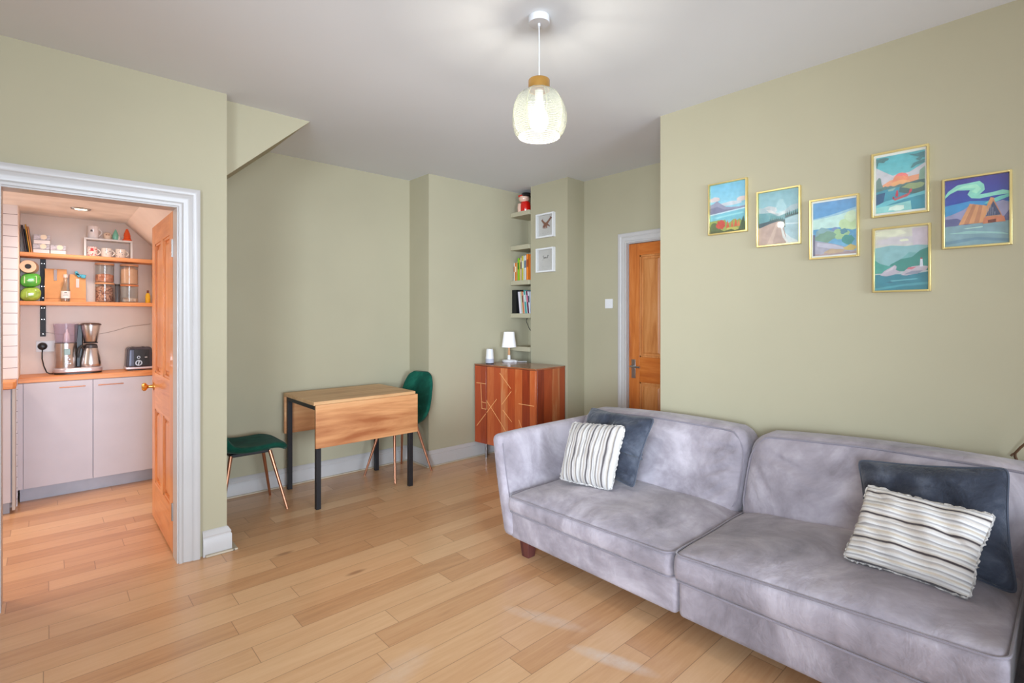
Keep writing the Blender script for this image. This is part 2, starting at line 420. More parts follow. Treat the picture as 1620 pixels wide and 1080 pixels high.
# baseboards (profile: depth, height)
SK = [(0, 0), (.022, 0), (.022, .098), (.017, .106), (.019, .114), (.010, .132), (.004, .140), (0, .142)]
def skirt(b, p0, p1, nrm, ext0=0, ext1=0):
    p0, p1, nrm = Vector(p0), Vector(p1), Vector(nrm); d = (p1 - p0).normalized(); n = len(SK)
    v = [p0 + nrm * q - d * ext0 * q / .022 for q, h in SK] + [p1 + nrm * q + d * ext1 * q / .022 for q, h in SK]
    vs = [(p.x, p.y, h) for p, (q, h) in zip(v, SK + SK)]
    return b.add(vs, [tuple(range(n)), tuple(range(2 * n - 1, n - 1, -1))] + [(i, i + n, (i + 1) % n + n, (i + 1) % n) for i in range(n)])
m = .022
struct(skirt(B(), (.80, 4.29), (2.57, 4.29), (0, -1), 0, -m), 'baseboard_dining', WHITE)
b = B(); skirt(b, (2.57, 4.29), (2.57, 3.96), (-1, 0), -m, m); skirt(b, (2.57, 3.96), (3.59, 3.96), (0, -1), m, 0)
struct(b, 'baseboard_corner', WHITE)
b = B(); skirt(b, (.655, 3.34), (.78, 3.34), (0, -1), 0, m); skirt(b, (.78, 3.34), (.78, 3.45), (1, 0), m, 0)
struct(b, 'baseboard_left', WHITE)
b = B(); skirt(b, (3.59, 3.66), (3.59, 3.19), (-1, 0), 0, m); skirt(b, (3.59, 3.19), (3.83, 3.19), (0, -1), m, -m); skirt(b, (3.83, 3.19), (3.83, 2.79), (-1, 0), -m, 0)
struct(b, 'baseboard_far', WHITE)
struct(skirt(B(), (2.95, 1.82), (2.95, -5.0), (-1, 0)), 'baseboard_right', WHITE)
b = B().box(.665, .815, 3.300, 3.318, 0, .012).box(.802, .83, 3.300, 3.45, 0, .012)
struct(b, 'trim_1', STRIP, bevel=.003)
b = B().box(.83, 2.548, 4.255, 4.268, 0, .012).box(2.534, 2.548, 3.93, 4.26, 0, .012).box(2.534, 3.5, 3.925, 3.938, 0, .012)
struct(b, 'trim_2', STRIP, bevel=.003)

# architraves: moulded casing, profile across its width (w, proud)
AR = [(0, 0), (0, .016), (.012, .02), (.022, .014), (.034, .016), (.05, .022), (.062, .018), (.07, .026), (.092, .030), (.10, .026), (.10, 0)]
def casing(b, mp, x0, x1, ztop, w=1.0):
    """mp(a, out, z): a along the wall, out = proud. x0,x1: opening edges, ztop: opening top; None side = open end"""
    n = len(AR)
    def strip(path):
        vs = []
        for (a, z, da, dz) in path:
            for q, h in AR: vs.append(mp(a + da * q * w, h, z + dz * q * w))
        k = len(path)
        fs = [(i * n + j, i * n + j + 1, (i + 1) * n + j + 1, (i + 1) * n + j) for i in range(k - 1) for j in range(n - 1)]
        b.add(vs, fs + [tuple(range(n)), tuple(range((k - 1) * n, k * n))])
    strip([(x0, 0, -1, 0), (x0, ztop, -1, 1), (x1, ztop, 1, 1), (x1, 0, 1, 0)])
b = B(); casing(b, lambda a, o, z: (a, 3.34 - o, z), -.155, .54, 1.97, 1.0)
struct(b, 'trim_3', WHITE)
# door lining and stop of the kitchen doorway
b = B().box(.532, .556, 3.335, 3.455, 0, 1.985).box(-.18, -.155, 3.335, 3.455, 0, 1.985).box(-.155, .532, 3.335, 3.455, 1.962, 1.985)
struct(b, 'trim_4', WHITE)
b = B(); casing(b, lambda a, o, z: (3.83 - o, a, z), 1.93, 2.695, 2.016, .85)
struct(b, 'trim_5', WHITE)
b = B().box(3.832, 3.95, 2.695, 2.72, 0, 2.03).box(3.832, 3.95, 1.90, 1.93, 0, 2.03).box(3.832, 3.95, 1.93, 2.695, 2.008, 2.03)
struct(b, 'trim_6', WHITE)

# panelled door leaf: along axis a (0..w), thickness out, built with stiles, rails and raised panels
def leaf(name, mp, w, h, z0, mats, two_faces=True, panel_up=(1.008, 1.9), panel_lo=(.24, .788), stile=.108, mull=.095, th=.044):
    root = sroot(name, mp(0, 0, 0))
    def bx(b, a0, a1, z_0, z_1, t0, t1, mi=0):
        pts = [mp(a, t, z) for a in (a0, a1) for t in (t0, t1) for z in (z_0, z_1)]
        b.add(pts, [(0, 1, 3, 2), (4, 6, 7, 5), (0, 4, 5, 1), (2, 3, 7, 6), (0, 2, 6, 4), (1, 5, 7, 3)], mi)
    f = B(); top = h
    bx(f, 0, stile, z0, top, 0, th); bx(f, w - stile, w, z0, top, 0, th)
    bx(f, w / 2 - mull / 2, w / 2 + mull / 2, panel_lo[0], panel_lo[1], 0, th); bx(f, w / 2 - mull / 2, w / 2 + mull / 2, panel_up[0], panel_up[1], 0, th)
    for za, zb in ((z0, panel_lo[0]), (panel_lo[1], panel_up[0]), (panel_up[1], top)):
        bx(f, stile, w - stile, za, zb, 0, th, 1)
    f.build('door_frame', mats[:2], root, bevel=.002)
    for (za, zb) in (panel_up, panel_lo):
        for (a0, a1) in ((stile, w / 2 - mull / 2), (w / 2 + mull / 2, w - stile)):
            p = B(); bx(p, a0, a1, za, zb, th * .42, th * .58)
            # bolection bead and raised field on both faces
            for s_, t0 in ((1, th * .42), (-1, th * .58)):
                e = .030
                lo = [mp(a, t0, z) for a, z in ((a0 + e, za + e), (a1 - e, za + e), (a1 - e, zb - e), (a0 + e, zb - e))]
                e2 = .045; t1 = t0 - s_ * th * .26
                hi = [mp(a, t1, z) for a, z in ((a0 + e2, za + e2), (a1 - e2, za + e2), (a1 - e2, zb - e2), (a0 + e2, zb - e2))]
                p.hexa(lo, hi)
                tb = t0 - s_ * th * .30
                for (q0, q1, r0, r1) in ((a0, a0 + .014, za, zb), (a1 - .014, a1, za, zb), (a0, a1, za, za + .014), (a0, a1, zb - .014, zb)):
                    bx(p, q0, q1, r0, r1, min(t0, tb), max(t0, tb))
            p.build('door_panel', mats[2], root, bevel=.0015)
    return root
# kitchen door, standing open at a right angle into the kitchen: leaf runs +Y from the hinge, seen face at x=.533
kd = leaf('door_1', lambda a, t, z: (.533 + t, 3.47 + a, z), .765, 1.965, .012, (PINE, PINE_H, PINE), panel_up=(.99, 1.84), panel_lo=(.26, .75))
for z in (1.70, .20):
    hg = B().box(.531, .545, 3.463, 3.4695, z, z + .10); hg.lathe([(0, 0), (.006, 0), (.006, .10), (0, .10)], (.530, 3.462, z), 10)
    hg.build('hinge', CHROME, kd)
kb = B().lathe([(0, 0), (.026, 0), (.026, -.004), (.012, -.008), (.009, -.03), (.014, -.036), (.026, -.044), (.028, -.055), (.02, -.066), (0, -.069)], (.533, 4.165, .895), 24, axis='X')
kb.build('door_knob', BRASS, kd)
B().box(.545, .566, 4.2352, 4.2365, .80, .98).build('latch_plate', STEEL, kd)
# far door, closed
fd = leaf('door_2', lambda a, t, z: (3.85 + t, 2.692 - a, z), .76, 2.005, .008, (OAKD, OAKD_H, OAKP))
hd = B().box(3.844, 3.85, 2.622, 2.662, .819, .984); hd.build('handle_plate', CHROME, fd, bevel=.002)
hd = B().tube([(3.845, 2.642, .925), (3.80, 2.642, .925), (3.795, 2.630, .925), (3.795, 2.545, .922)], .008, 12)
hd.build('lever_handle', CHROME, fd)

# alcove shelves
for k, zt in enumerate((2.432, 2.090, 1.731, 1.395, 1.057)):
    o = B().box(3.567, 3.828, 3.684, 3.958, zt - .045, zt).build('alcove_shelf', SHELF, None, bevel=.002)
    tag(o, ['sage painted alcove shelf under the ceiling, carrying the red ceramic jar', 'sage painted alcove shelf above the paperbacks, nothing on it',
            'sage painted alcove shelf carrying the yellow and green books', 'sage painted alcove shelf carrying the black folder and leaning books',
            'lowest sage painted alcove shelf, just above the wooden cabinet'][k], 'shelf', 'painted shelves in the alcove')

# ------------------------------------------------------------------ light switch
sw = thing('light_switch', 'white square light switch on the sage wall left of the far door', 'light switch', (3.829, 2.893, 1.44))
B().box(3.820, 3.8299, 2.851, 2.935, 1.438, 1.524).build('switch_plate', WHITEPL, sw, bevel=.002)
B().obox((3.818, 2.893, 1.481), (.006, .016, .026), (0, .12, 0)).build('rocker', WHITEPL, sw, bevel=.001)

# ------------------------------------------------------------------ pendant lamp
LX, LY = 1.583, 1.571
lp = thing('pendant_lamp', 'pendant lamp with a ribbed glass globe shade and brass cap hanging from the ceiling', 'ceiling lamp', (LX, LY, H))
B().lathe([(0, H - .0005), (.046, H - .0005), (.046, H - .026), (.044, H - .029), (0, H - .029)], (LX, LY, 0), 40).lathe([(0, H - .028), (.006, H - .028), (.006, H - .042), (0, H - .042)], (LX, LY, 0), 12).build('ceiling_rose', mat('matt_white_metal', (196, 194, 194), .5), lp)
B().tube([(LX, LY, H - .04), (LX + .001, LY, 2.5), (LX, LY, 2.40)], .0028, 10).lathe([(0, 2.405), (.005, 2.405), (.006, 2.386), (0, 2.386)], (LX, LY, 0), 12).build('cord', _M['matt_white_metal'], lp)
B().lathe([(0, 2.387), (.044, 2.387), (.0465, 2.384), (.0465, 2.342), (.044, 2.340), (.04, 2.34), (.04, 2.375), (0, 2.375)], (LX, LY, 0), 48).build('lamp_cap', BRASS, lp)
NP = 9
def facet(a, z):
    k = (a * NP / (2 * PI)) % 1
    return 1 - .035 * math.sin(PI * k) * 0 + .012 * abs(math.cos(PI * k)) ** 10 * 3 - .01
prof = []
for i in range(33):
    t = i / 32; z = 2.342 - t * .215
    # sphere-ish outline, widest a little above the middle
    ang = R(24) + t * R(108)
    r = .1175 * math.sin(ang) ** .92
    z = 2.226 + .128 * math.cos(ang) + (.0)
    prof.append((r, z + .00 + .0009 * math.sin(i * 2.4)))
prof2 = [(r - .003, z) for r, z in reversed(prof)]
B().lathe(prof + prof2 + [prof[0]], (LX, LY, 0), 108, mod=facet).build('lamp_shade', SHADE, lp, angle=60)
rb = B()
for k in range(NP):
    a = 2 * PI * k / NP
    rb.tube([(LX + (r * 1.022) * math.cos(a), LY + (r * 1.022) * math.sin(a), z) for r, z in prof[::2]], .0016, 6)
rb.build('shade_seam', thin_glass('seam_glass', (240, 240, 228), (196, 196, 178), .1, None, .35), lp)
rim = B().tube([(LX + prof[-1][0] * math.cos(2 * PI * k / 48), LY + prof[-1][0] * math.sin(2 * PI * k / 48), prof[-1][1]) for k in range(48)], .002, 6, closed=True)
rim.build('shade_rim', _M.get('x') or bpy.data.materials['seam_glass'], lp)
BULB = mat('lit_bulb', (255, 250, 240), .3, emit=(255, 250, 242), estr=4)
B().lathe([(0, 2.163), (.014, 2.165), (.030, 2.176), (.039, 2.196), (.040, 2.216), (.034, 2.24), (.022, 2.262), (.015, 2.285), (0, 2.285)], (LX, LY, 0), 28).build('bulb', BULB, lp)
B().lathe([(0, 2.34), (.018, 2.34), (.018, 2.285), (.014, 2.284), (0, 2.284)], (LX, LY, 0), 24).build('bulb_holder', WHITEPL, lp)
pl = bpy.data.lights.new('pendant_glow', 'POINT'); pl.energy = 13; pl.color = (1, .92, .84); pl.shadow_soft_size = .02
po = bpy.data.objects.new('pendant_glow', pl); COL.objects.link(po); po.location = (LX, LY, 2.085)

# ------------------------------------------------------------------ gold framed pictures
def pc(name, rgb): return mat('print_' + name, rgb, .6, var=.05, vscale=30)
def picture(name, label, y_hi, y_lo, z_top, z_bot, sky, polys, margin=0.0, group='gold framed landscape prints on the right wall'):
    """hangs on the picture wall x=2.95; u runs from the left edge (large y) to the right edge, v up"""
    root = thing(name, label, 'picture', (2.949, (y_hi + y_lo) / 2, z_bot), group=group)
    fw = .0085; x0, x1 = 2.928, 2.9495
    f = B().box(x0, x1, y_lo, y_lo + fw, z_bot, z_top).box(x0, x1, y_hi - fw, y_hi, z_bot, z_top)
    f.box(x0, x1, y_lo + fw, y_hi - fw, z_bot, z_bot + fw).box(x0, x1, y_lo + fw, y_hi - fw, z_top - fw, z_top)
    f.build('frame', GOLD, root, bevel=.0012)
    Y0, Y1, Z0, Z1 = y_hi - fw, y_lo + fw, z_bot + fw, z_top - fw
    p = B(); mats = [mat('print_paper', (236, 234, 230), .7)]
    p.box(2.944, 2.949, Y1, Y0, Z0, Z1, 0)
    mg = margin
    def P(u, v, k): return (2.9438 - k * .00012, Y0 + (Y1 - Y0) * (mg + u * (1 - 2 * mg)), Z0 + (Z1 - Z0) * (mg + v * (1 - 2 * mg)))
    def cm(c):
        mm = pc('%d_%d_%d' % c, c)
        if mm not in mats: mats.append(mm)
        return mats.index(mm)
    n = len(sky); k = 1
    # smooth-looking sky in fine bands
    steps = 14
    for i in range(steps):
        t = (i + .5) / steps * (n - 1); j = min(n - 2, int(t)); q = t - j
        c = tuple(int(sky[j][m] * (1 - q) + sky[j + 1][m] * q) for m in range(3))
        v1, v0 = 1 - i / steps, 1 - (i + 1) / steps
        p.add([P(0, v0, k), P(1, v0, k), P(1, v1, k), P(0, v1, k)], [(0, 1, 2, 3)], cm(c))
    for c, poly in polys:
        k += 1
        p.add([P(min(1, max(0, u)), min(1, max(0, v)), k) for u, v in poly], [tuple(range(len(poly)))], cm(c))
    p.build('print', mats, root, smooth=False)
    B().box(2.9320, 2.9335, Y1, Y0, Z0, Z1).build('glass', PANE, root, smooth=False)
    return root
rn = random.Random(3)
def ridge(y0, y1, amp, n, base=0, seed=0):
    r = random.Random(seed); pts = [(0, base)]
    for i in range(n + 1): pts.append((i / n, y0 + (y1 - y0) * i / n + amp * (r.random() - .5) * 2))
    return pts + [(1, base)]
def blob(cx, cy, rx, ry, n=12, j=.15, seed=0):
    r = random.Random(seed); return [(cx + rx * math.cos(2 * PI * i / n) * (1 + j * (r.random() - .5) * 2), cy + ry * math.sin(2 * PI * i / n) * (1 + j * (r.random() - .5) * 2)) for i in range(n)]
def tri(cx, y, w, h): return [(cx - w, y), (cx + w, y), (cx, y + h)]
# 1 mountain lake in autumn
pol = [((214, 196, 196), blob(.12, .70, .16, .05, seed=1)), ((222, 202, 196), blob(.9, .64, .16, .05, seed=2)), ((206, 206, 212), blob(.6, .58, .3, .04, seed=3)),
       ((150, 148, 170), [(0, .38), (0, .60), (.1, .62), (.19, .665), (.3, .60), (.45, .52), (.62, .50), (.8, .49), (1, .50), (1, .38)]),
       ((126, 124, 150), [(0, .38), (0, .52), (.2, .55), (.4, .47), (.7, .46), (1, .47), (1, .4)]),
       ((120, 186, 200), [(0, .2), (0, .40), (.5, .42), (1, .46), (1, .2)]), ((196, 218, 226), [(0, .375), (0, .40), (1, .465), (1, .44)]),
       ((150, 208, 214), [(.1, .33), (.9, .38), (.95, .35), (.2, .30)]),
       ((150, 160, 80), ridge(.24, .20, .05, 12, 0, 5)), ((92, 104, 62), blob(.12, .09, .16, .12, 14, .25, 6)), ((196, 72, 56), blob(.3, .17, .13, .10, 16, .3, 7)),
       ((206, 96, 60), tri(.5, .08, .05, .17)), ((212, 100, 62), tri(.62, .08, .04, .16)), ((202, 90, 60), tri(.72, .1, .05, .17)), ((222, 120, 70), tri(.8, .1, .04, .13)),
       ((74, 92, 60), tri(.93, .02, .14, .28)), ((188, 180, 90), blob(.62, .06, .2, .04, 14, .3, 8)), ((84, 90, 50), ridge(.06, .03, .02, 10, 0, 9))]
picture('framed_print', 'gold framed print of a mountain lake with red autumn trees, farthest left', 1.487, 1.257, 2.149, 1.845, [(120, 186, 214), (150, 204, 220), (186, 210, 214)], pol)
# 2 coastal road
pol = [((196, 198, 200), blob(.25, .66, .22, .07, seed=4)), ((170, 186, 192), [(0, .5), (0, .72), (.2, .70), (.35, .62), (.5, .58), (.65, .62), (.8, .70), (1, .72), (1, .5)]),
       ((216, 210, 208), [(.18, .68), (.3, .66), (.45, .585), (.4, .575), (.25, .62)]), ((110, 158, 164), [(0, .4), (0, .62), (.3, .6), (.5, .52), (.7, .56), (1, .62), (1, .4)]),
       ((90, 150, 156), [(.25, .42), (.3, .56), (.5, .52), (.6, .44)]), ((78, 96, 104), [(0, .34), (0, .42), (.2, .44), (.45, .47), (.68, .44), (.72, .3)]),
       ((176, 200, 206), [(.66, 0), (.66, .46), (1, .52), (1, 0)]), ((214, 224, 226), [(.66, .38), (1, .36), (1, .34), (.66, .355)]), ((214, 220, 220), [(.68, 0), (.66, .2), (.8, .1), (.95, .04), (1, 0)]),
       ((190, 162, 150), [(0, 0), (0, .33), (.3, .40), (.5, .43), (.56, .42), (.62, .32), (.68, .14), (.68, 0)]), ((206, 178, 164), [(.2, 0), (.46, .42), (.5, .42), (.34, 0)]),
       ((226, 222, 216), [(.6, .12), (.53, .42), (.545, .42), (.67, .12), (.75, 0), (.71, 0)]), ((110, 122, 112), [(.62, .32), (.58, .40), (.66, .44), (.67, .3)]),
       ((84, 92, 102), [(.66, .50), (1, .55), (1, .53), (.66, .475)])] + [((66, 92, 92), tri(.68 + .045 * i, .51, .02, .07 + .02 * (i % 3))) for i in range(7)] + [((80, 110, 108), tri(.3 + .05 * i, .43, .02, .07 + .015 * (i % 2))) for i in range(7)]
picture('framed_print', 'gold framed print of a winding coastal road with conifers and grey hills', 1.204, .979, 2.053, 1.746, [(140, 180, 190), (150, 190, 198), (176, 200, 202)], pol)
# 3 green valley
pol = [((160, 196, 214), [(0, .70), (.4, .74), (1, .84), (1, .80), (.4, .70), (0, .67)]), ((196, 222, 214), [(0, .5), (0, .68), (.3, .70), (.6, .73), (1, .80), (1, .5)]),
       ((140, 170, 176), [(.05, .3), (.08, .46), (.2, .53), (.32, .5), (.45, .45), (.55, .5), (.7, .3)]), ((130, 146, 186), blob(.52, .47, .08, .04, seed=21)),
       ((196, 216, 170), blob(.85, .55, .22, .12, 14, .3, 22)), ((166, 196, 150), blob(.62, .38, .2, .1, 14, .3, 23)), ((206, 222, 190), blob(.9, .68, .14, .09, 14, .3, 24)),
       ((126, 158, 140), blob(.3, .34, .24, .09, 14, .3, 25)), ((84, 150, 144), blob(.83, .26, .13, .09, 14, .25, 26)), ((96, 140, 156), blob(.72, .42, .08, .05, 12, .3, 27)),
       ((170, 164, 178), [(0, 0), (0, .3), (.2, .26), (.5, .20), (.8, .12), (1, .04), (1, 0)]), ((196, 190, 204), [(.1, .25), (.5, .19), (.85, .08), (.7, .06), (.4, .12), (.1, .18)]),
       ((196, 168, 140), blob(.5, .06, .3, .05, 14, .3, 28)), ((206, 180, 110), blob(.88, .11, .14, .05, 12, .3, 29)), ((176, 150, 150), ridge(.04, .03, .02, 10, 0, 30)), ((110, 104, 128), [(0, 0), (0, .4), (.05, .4), (.05, 0)])]
picture('framed_print', 'gold framed print of a blue sky over a bushy green valley, third from left', .937, .717, 1.963, 1.656, [(110, 160, 206), (96, 156, 200), (136, 186, 212)], pol, .03)
# 4 red boats at sunset
pol = [((206, 200, 206), [(0, .5), (0, .82), (.15, .74), (.35, .64), (.7, .66), (1, .78), (1, .5)]), ((240, 164, 124), [(.05, .46), (.3, .56), (.9, .60), (1, .5), (.9, .44)]), ((246, 150, 112), blob(.52, .52, .17, .15, 18, 0)), ((246, 128, 122), [(.40, .62), (.46, .66), (.54, .668), (.62, .65), (.68, .6), (.54, .61)]),
       ((246, 176, 120), blob(.52, .49, .2, .05, 14, .1, 31)), ((120, 144, 138), [(.0, .4), (0, .58), (.06, .64), (.1, .62), (.12, .52), (.16, .44)]), ((96, 128, 124), ridge(.45, .47, .02, 16, .35, 32)),
       ((72, 150, 170), [(0, 0), (0, .38), (.3, .42), (.6, .43), (1, .4), (1, 0)]), ((146, 180, 170), [(.25, .40), (.42, .42), (.36, .37), (.26, .37)]),
       ((82, 110, 108), [(.48, .33), (.5, .42), (.7, .48), (1, .52), (1, .26), (.7, .28)]), ((150, 166, 120), blob(.78, .41, .2, .05, 14, .3, 33)), ((140, 170, 150), [(.88, .5), (.9, .66), (1, .72), (1, .5)]),
       ((54, 92, 130), [(0, .12), (0, .34), (.2, .36), (.16, .2), (.06, .12)]), ((112, 190, 200), [(0, .06), (.3, .14), (.6, .2), (1, .24), (1, .3), (.6, .24), (.2, .2), (0, .14)]), ((150, 208, 204), [(0, 0), (0, .1), (.3, .12), (.72, .16), (.74, 0)]),
       ((196, 98, 104), [(.36, .22), (.4, .19), (.66, .24), (.72, .29), (.7, .30), (.5, .25)]), ((206, 56, 74), [(.41, .27), (.43, .36), (.46, .37), (.47, .30), (.46, .25)]), ((206, 76, 92), [(.68, .30), (.7, .35), (.74, .37), (.75, .33), (.73, .3)]), ((170, 60, 90), blob(.37, .24, .02, .03, 10)),
       ((226, 240, 226), blob(.42, .06, .16, .05, 12, .3, 34)), ((80, 126, 128), blob(.14, .93, .12, .04, 12, .5, 35)), ((76, 124, 128), [(.02, .8), (.0, .98), (.1, .96), (.05, .9)]),
       ((76, 130, 136), [(.66, .98), (.8, .95), (1, .97), (1, .86), (.85, .9), (.7, .96)]), ((84, 136, 140), [(.72, .72), (.78, .80), (.9, .82), (1, .84), (1, .78), (.85, .76), (.76, .72)]), ((84, 136, 140), [(.82, .86), (.9, .82), (1, .9), (.92, .9)])]
picture('framed_print', 'gold framed print of red boats on water at sunset, upper of the stacked pair', .666, .449, 2.138, 1.833, [(90, 180, 190), (120, 196, 200), (160, 206, 204)], pol, .04)
# 5 lighthouse
pol = [((222, 220, 196), blob(.3, .93, .3, .05, 14, .3, 41)), ((206, 196, 200), blob(.5, .80, .5, .07, 16, .2, 42)), ((232, 230, 200), blob(.56, .80, .09, .02, 12, .2, 43)), ((206, 190, 200), [(.72, .7), (.7, .98), (1, .98), (1, .7)]),
       ((142, 182, 186), [(0, .3), (0, .70), (.3, .73), (.6, .70), (.8, .71), (1, .69), (1, .3)]), ((120, 172, 172), [(.3, .3), (.5, .5), (.65, .60), (.8, .58), (1, .66), (1, .3)]),
       ((70, 140, 130), [(.2, .3), (.3, .42), (.5, .5), (.7, .52), (.85, .62), (1, .66), (1, .3)]), ((84, 160, 150), [(0, .28), (0, .5), (.1, .44), (.25, .4), (.4, .38), (.4, .28)]),
       ((64, 132, 148), ridge(.26, .27, .01, 10, 0, 44)), ((86, 156, 168), [(0, .04), (.6, .1), (1, .12), (1, .08), (.5, .06), (0, 0)]), ((110, 176, 186), [(.3, .16), (.8, .18), (.8, .165), (.3, .14)]),
       ((190, 176, 188), [(.1, .25), (.18, .32), (.3, .37), (.38, .41), (.42, .38), (.4, .33), (.5, .29), (.36, .25), (.22, .23)]), ((206, 194, 200), [(.2, .30), (.34, .38), (.38, .40), (.34, .33)]),
       ((196, 180, 190), [(.5, .24), (.58, .32), (.7, .37), (.85, .38), (1, .36), (.95, .3), (.8, .26), (.6, .23)]), ((206, 120, 130), [(.60, .33), (.64, .36), (.78, .36), (.7, .32)]), ((150, 150, 166), [(.55, .25), (.7, .30), (.9, .30), (.8, .25)]),
       ((222, 222, 232), [(.84, .36), (.85, .48), (.89, .48), (.90, .36)]), ((190, 84, 90), [(.85, .48), (.855, .5), (.885, .5), (.89, .48)]), ((60, 110, 130), [(.2, .13), (.3, .15), (.36, .13), (.28, .12)])]
picture('framed_print', 'gold framed print of a white lighthouse on pink rocks, lower of the stacked pair', .662, .443, 1.782, 1.476, [(214, 208, 190), (200, 196, 200), (180, 200, 200)], pol)
# 6 cabin under northern lights
pol = [((72, 150, 204), [(0, .44), (0, .62), (.4, .66), (1, .6), (1, .44)]), ((150, 222, 200), [(0, .78), (.05, .84), (.2, .92), (.4, .93), (.55, .94), (.62, .88), (.63, .80), (.55, .74), (.75, .75), (.9, .77), (1, .74), (1, .70), (.8, .70), (.55, .68), (.42, .70), (.36, .76), (.4, .82), (.2, .84), (.08, .80), (0, .74)]),
       ((176, 236, 206), [(.08, .83), (.3, .90), (.5, .90), (.58, .82), (.5, .76), (.42, .80), (.5, .84), (.3, .86)]), ((120, 206, 196), [(.62, .60), (.7, .64), (.85, .68), (1, .70), (1, .66), (.85, .62), (.7, .58)]),
       ((160, 156, 190), [(0, .3), (0, .46), (.1, .48), (.3, .54), (.44, .62), (.6, .55), (.8, .60), (.9, .62), (1, .58), (1, .3)]), ((104, 104, 150), [(0, .3), (0, .42), (.2, .42), (.3, .36), (.9, .36), (1, .48), (1, .3)]),
       ((138, 168, 178), ridge(.31, .32, .008, 12, 0, 51)), ((160, 200, 196), [(.05, .2), (.4, .22), (.9, .16), (1, .12), (.7, .16), (.3, .18)]), ((118, 150, 168), [(0, .08), (.5, .12), (1, .06), (1, .02), (.5, .08), (0, .03)]), ((196, 226, 214), [(.3, .26), (.6, .27), (.6, .255), (.35, .25)])]
for i in range(5): pol += [((222, 158, 112) if i % 2 == 0 else (196, 134, 100), [(.22 + i * .08, .32), (.30 + i * .08, .32), (.46 + i * .05, .60 - i * .01), (.40 + i * .05, .62 - i * .01)])]
pol += [((226, 160, 108), [(.54, .32), (.60, .34), (.78, .66), (.72, .68)]), ((206, 140, 100), [(.60, .30), (.76, .66), (.93, .32)]), ((70, 78, 110), [(.645, .41), (.76, .62), (.875, .41)])]
pol += [((176, 180, 196), [(.66 + .03 * i, .41), (.665 + .03 * i, .41), (.668 + .03 * i, .47 + .1 * math.sin(i * .7 + .4)), (.66 + .03 * i, .47 + .1 * math.sin(i * .7 + .4))]) for i in range(7)]
pol += [((214, 130, 96), [(.60, .31), (.62, .39), (.92, .39), (.94, .31)]), ((120, 60, 50), [(.68, .31), (.68, .35), (.8, .36), (.8, .31)])]
picture('framed_print', 'gold framed print of a triangular wooden cabin under green northern lights', .403, .181, 1.965, 1.658, [(66, 52, 150), (60, 80, 170), (70, 130, 196), (90, 160, 206)], pol)

# ------------------------------------------------------------------ white box frames on the chimney breast
def boxframe(label, z0, inner):
    y1, y0 = 3.578, 3.343; z1 = z0 + .234; xf, xb = 3.556, 3.5895
    root = thing('box_frame', label, 'picture', (xb, (y0 + y1) / 2, z0), group='white box frames on the chimney breast')
    w = .016
    f = B().box(xf, xb, y0, y0 + w, z0, z1).box(xf, xb, y1 - w, y1, z0, z1).box(xf, xb, y0 + w, y1 - w, z0, z0 + w).box(xf, xb, y0 + w, y1 - w, z1 - w, z1)
    f.build('frame', WHITEPL, root, bevel=.001)
    bc = B().box(3.583, 3.589, y0 + w, y1 - w, z0 + w, z1 - w)
    rr = random.Random(5)
    for i in range(26 if inner is lettered else 9):
        u = .12 + .76 * rr.random(); v = (.12 + .42 * rr.random()) if inner is lettered else .14 + .03 * rr.random()
        py, pz = y1 - w - (y1 - y0 - 2 * w) * u, z0 + w + (z1 - z0 - 2 * w) * v
        bc.obox((3.5826, py, pz), (.001, .0022, .0022 + .004 * rr.random()), (rr.random(), 0, 0), 1)
    bc.build('backing_card', [mat('grey_card', (196, 188, 184), .8), mat('pale_ink', (150, 142, 138), .8)], root, smooth=False)
    B().box(3.585, 3.5895, (y0 + y1) / 2 - .012, (y0 + y1) / 2 + .012, z1, z1 + .006).build('hanger', BLACK, root)
    inner(root, y0 + w, y1 - w, z0 + w, z1 - w)
    B().box(3.560, 3.5612, y0 + w, y1 - w, z0 + w, z1 - w).build('glass', PANE, root, smooth=False)
def reindeer(root, y0, y1, z0, z1):
    def P(u, v, k=0): return (3.5822 - k * .0004, y1 - (y1 - y0) * u, z0 + (z1 - z0) * v)
    b = B()
    def stroke(pts, r): b.tube([P(*p) for p in pts], r, 6)
    stroke([(.50, .56), (.36, .66), (.28, .74), (.22, .78)], [.013, .011, .009, .006]); stroke([(.28, .74), (.27, .84)], .004)
    stroke([(.50, .56), (.66, .68), (.78, .80), (.86, .86)], [.013, .011, .009, .006]); stroke([(.78, .80), (.78, .90)], .004); stroke([(.84, .85), (.9, .80)], .003)
    stroke([(.40, .54), (.50, .57), (.60, .54)], [.014, .019, .014])
    for a in ((.40, .52, .33, .46, .32, .38), (.46, .52, .43, .46, .44, .36), (.53, .52, .53, .46, .56, .37), (.60, .53, .68, .50, .74, .44)):
        stroke([(a[0], a[1]), (a[2], a[3]), (a[4], a[5])], [.010, .008, .005])
    b.build('animal_motif', mat('rust_brown_paint', (122, 64, 38), .7), root)
def lettered(root, y0, y1, z0, z1):
    def P(u, v): return (3.5822, y1 - (y1 - y0) * u, z0 + (z1 - z0) * v)
    b = B(); r = .0024
    for pts in ([(.36, .72), (.31, .70), (.32, .66), (.37, .64), (.38, .60), (.33, .58)], [(.42, .64), (.40, .61), (.43, .59), (.46, .62), (.44, .65), (.42, .64)],
                [(.49, .65), (.49, .60), (.52, .59), (.56, .64), (.56, .59)], [(.63, .74), (.60, .64), (.61, .58)], [(.57, .68), (.68, .70)]):
        b.tube([P(*p) for p in pts], r, 5)
    b.build('lettering', mat('dark_ink', (84, 78, 76), .8), root)
boxframe('white box frame with a brown antlered animal motif, upper of the two', 2.126, reindeer)
boxframe('white box frame with small handwritten lettering, lower of the two', 1.792, lettered)

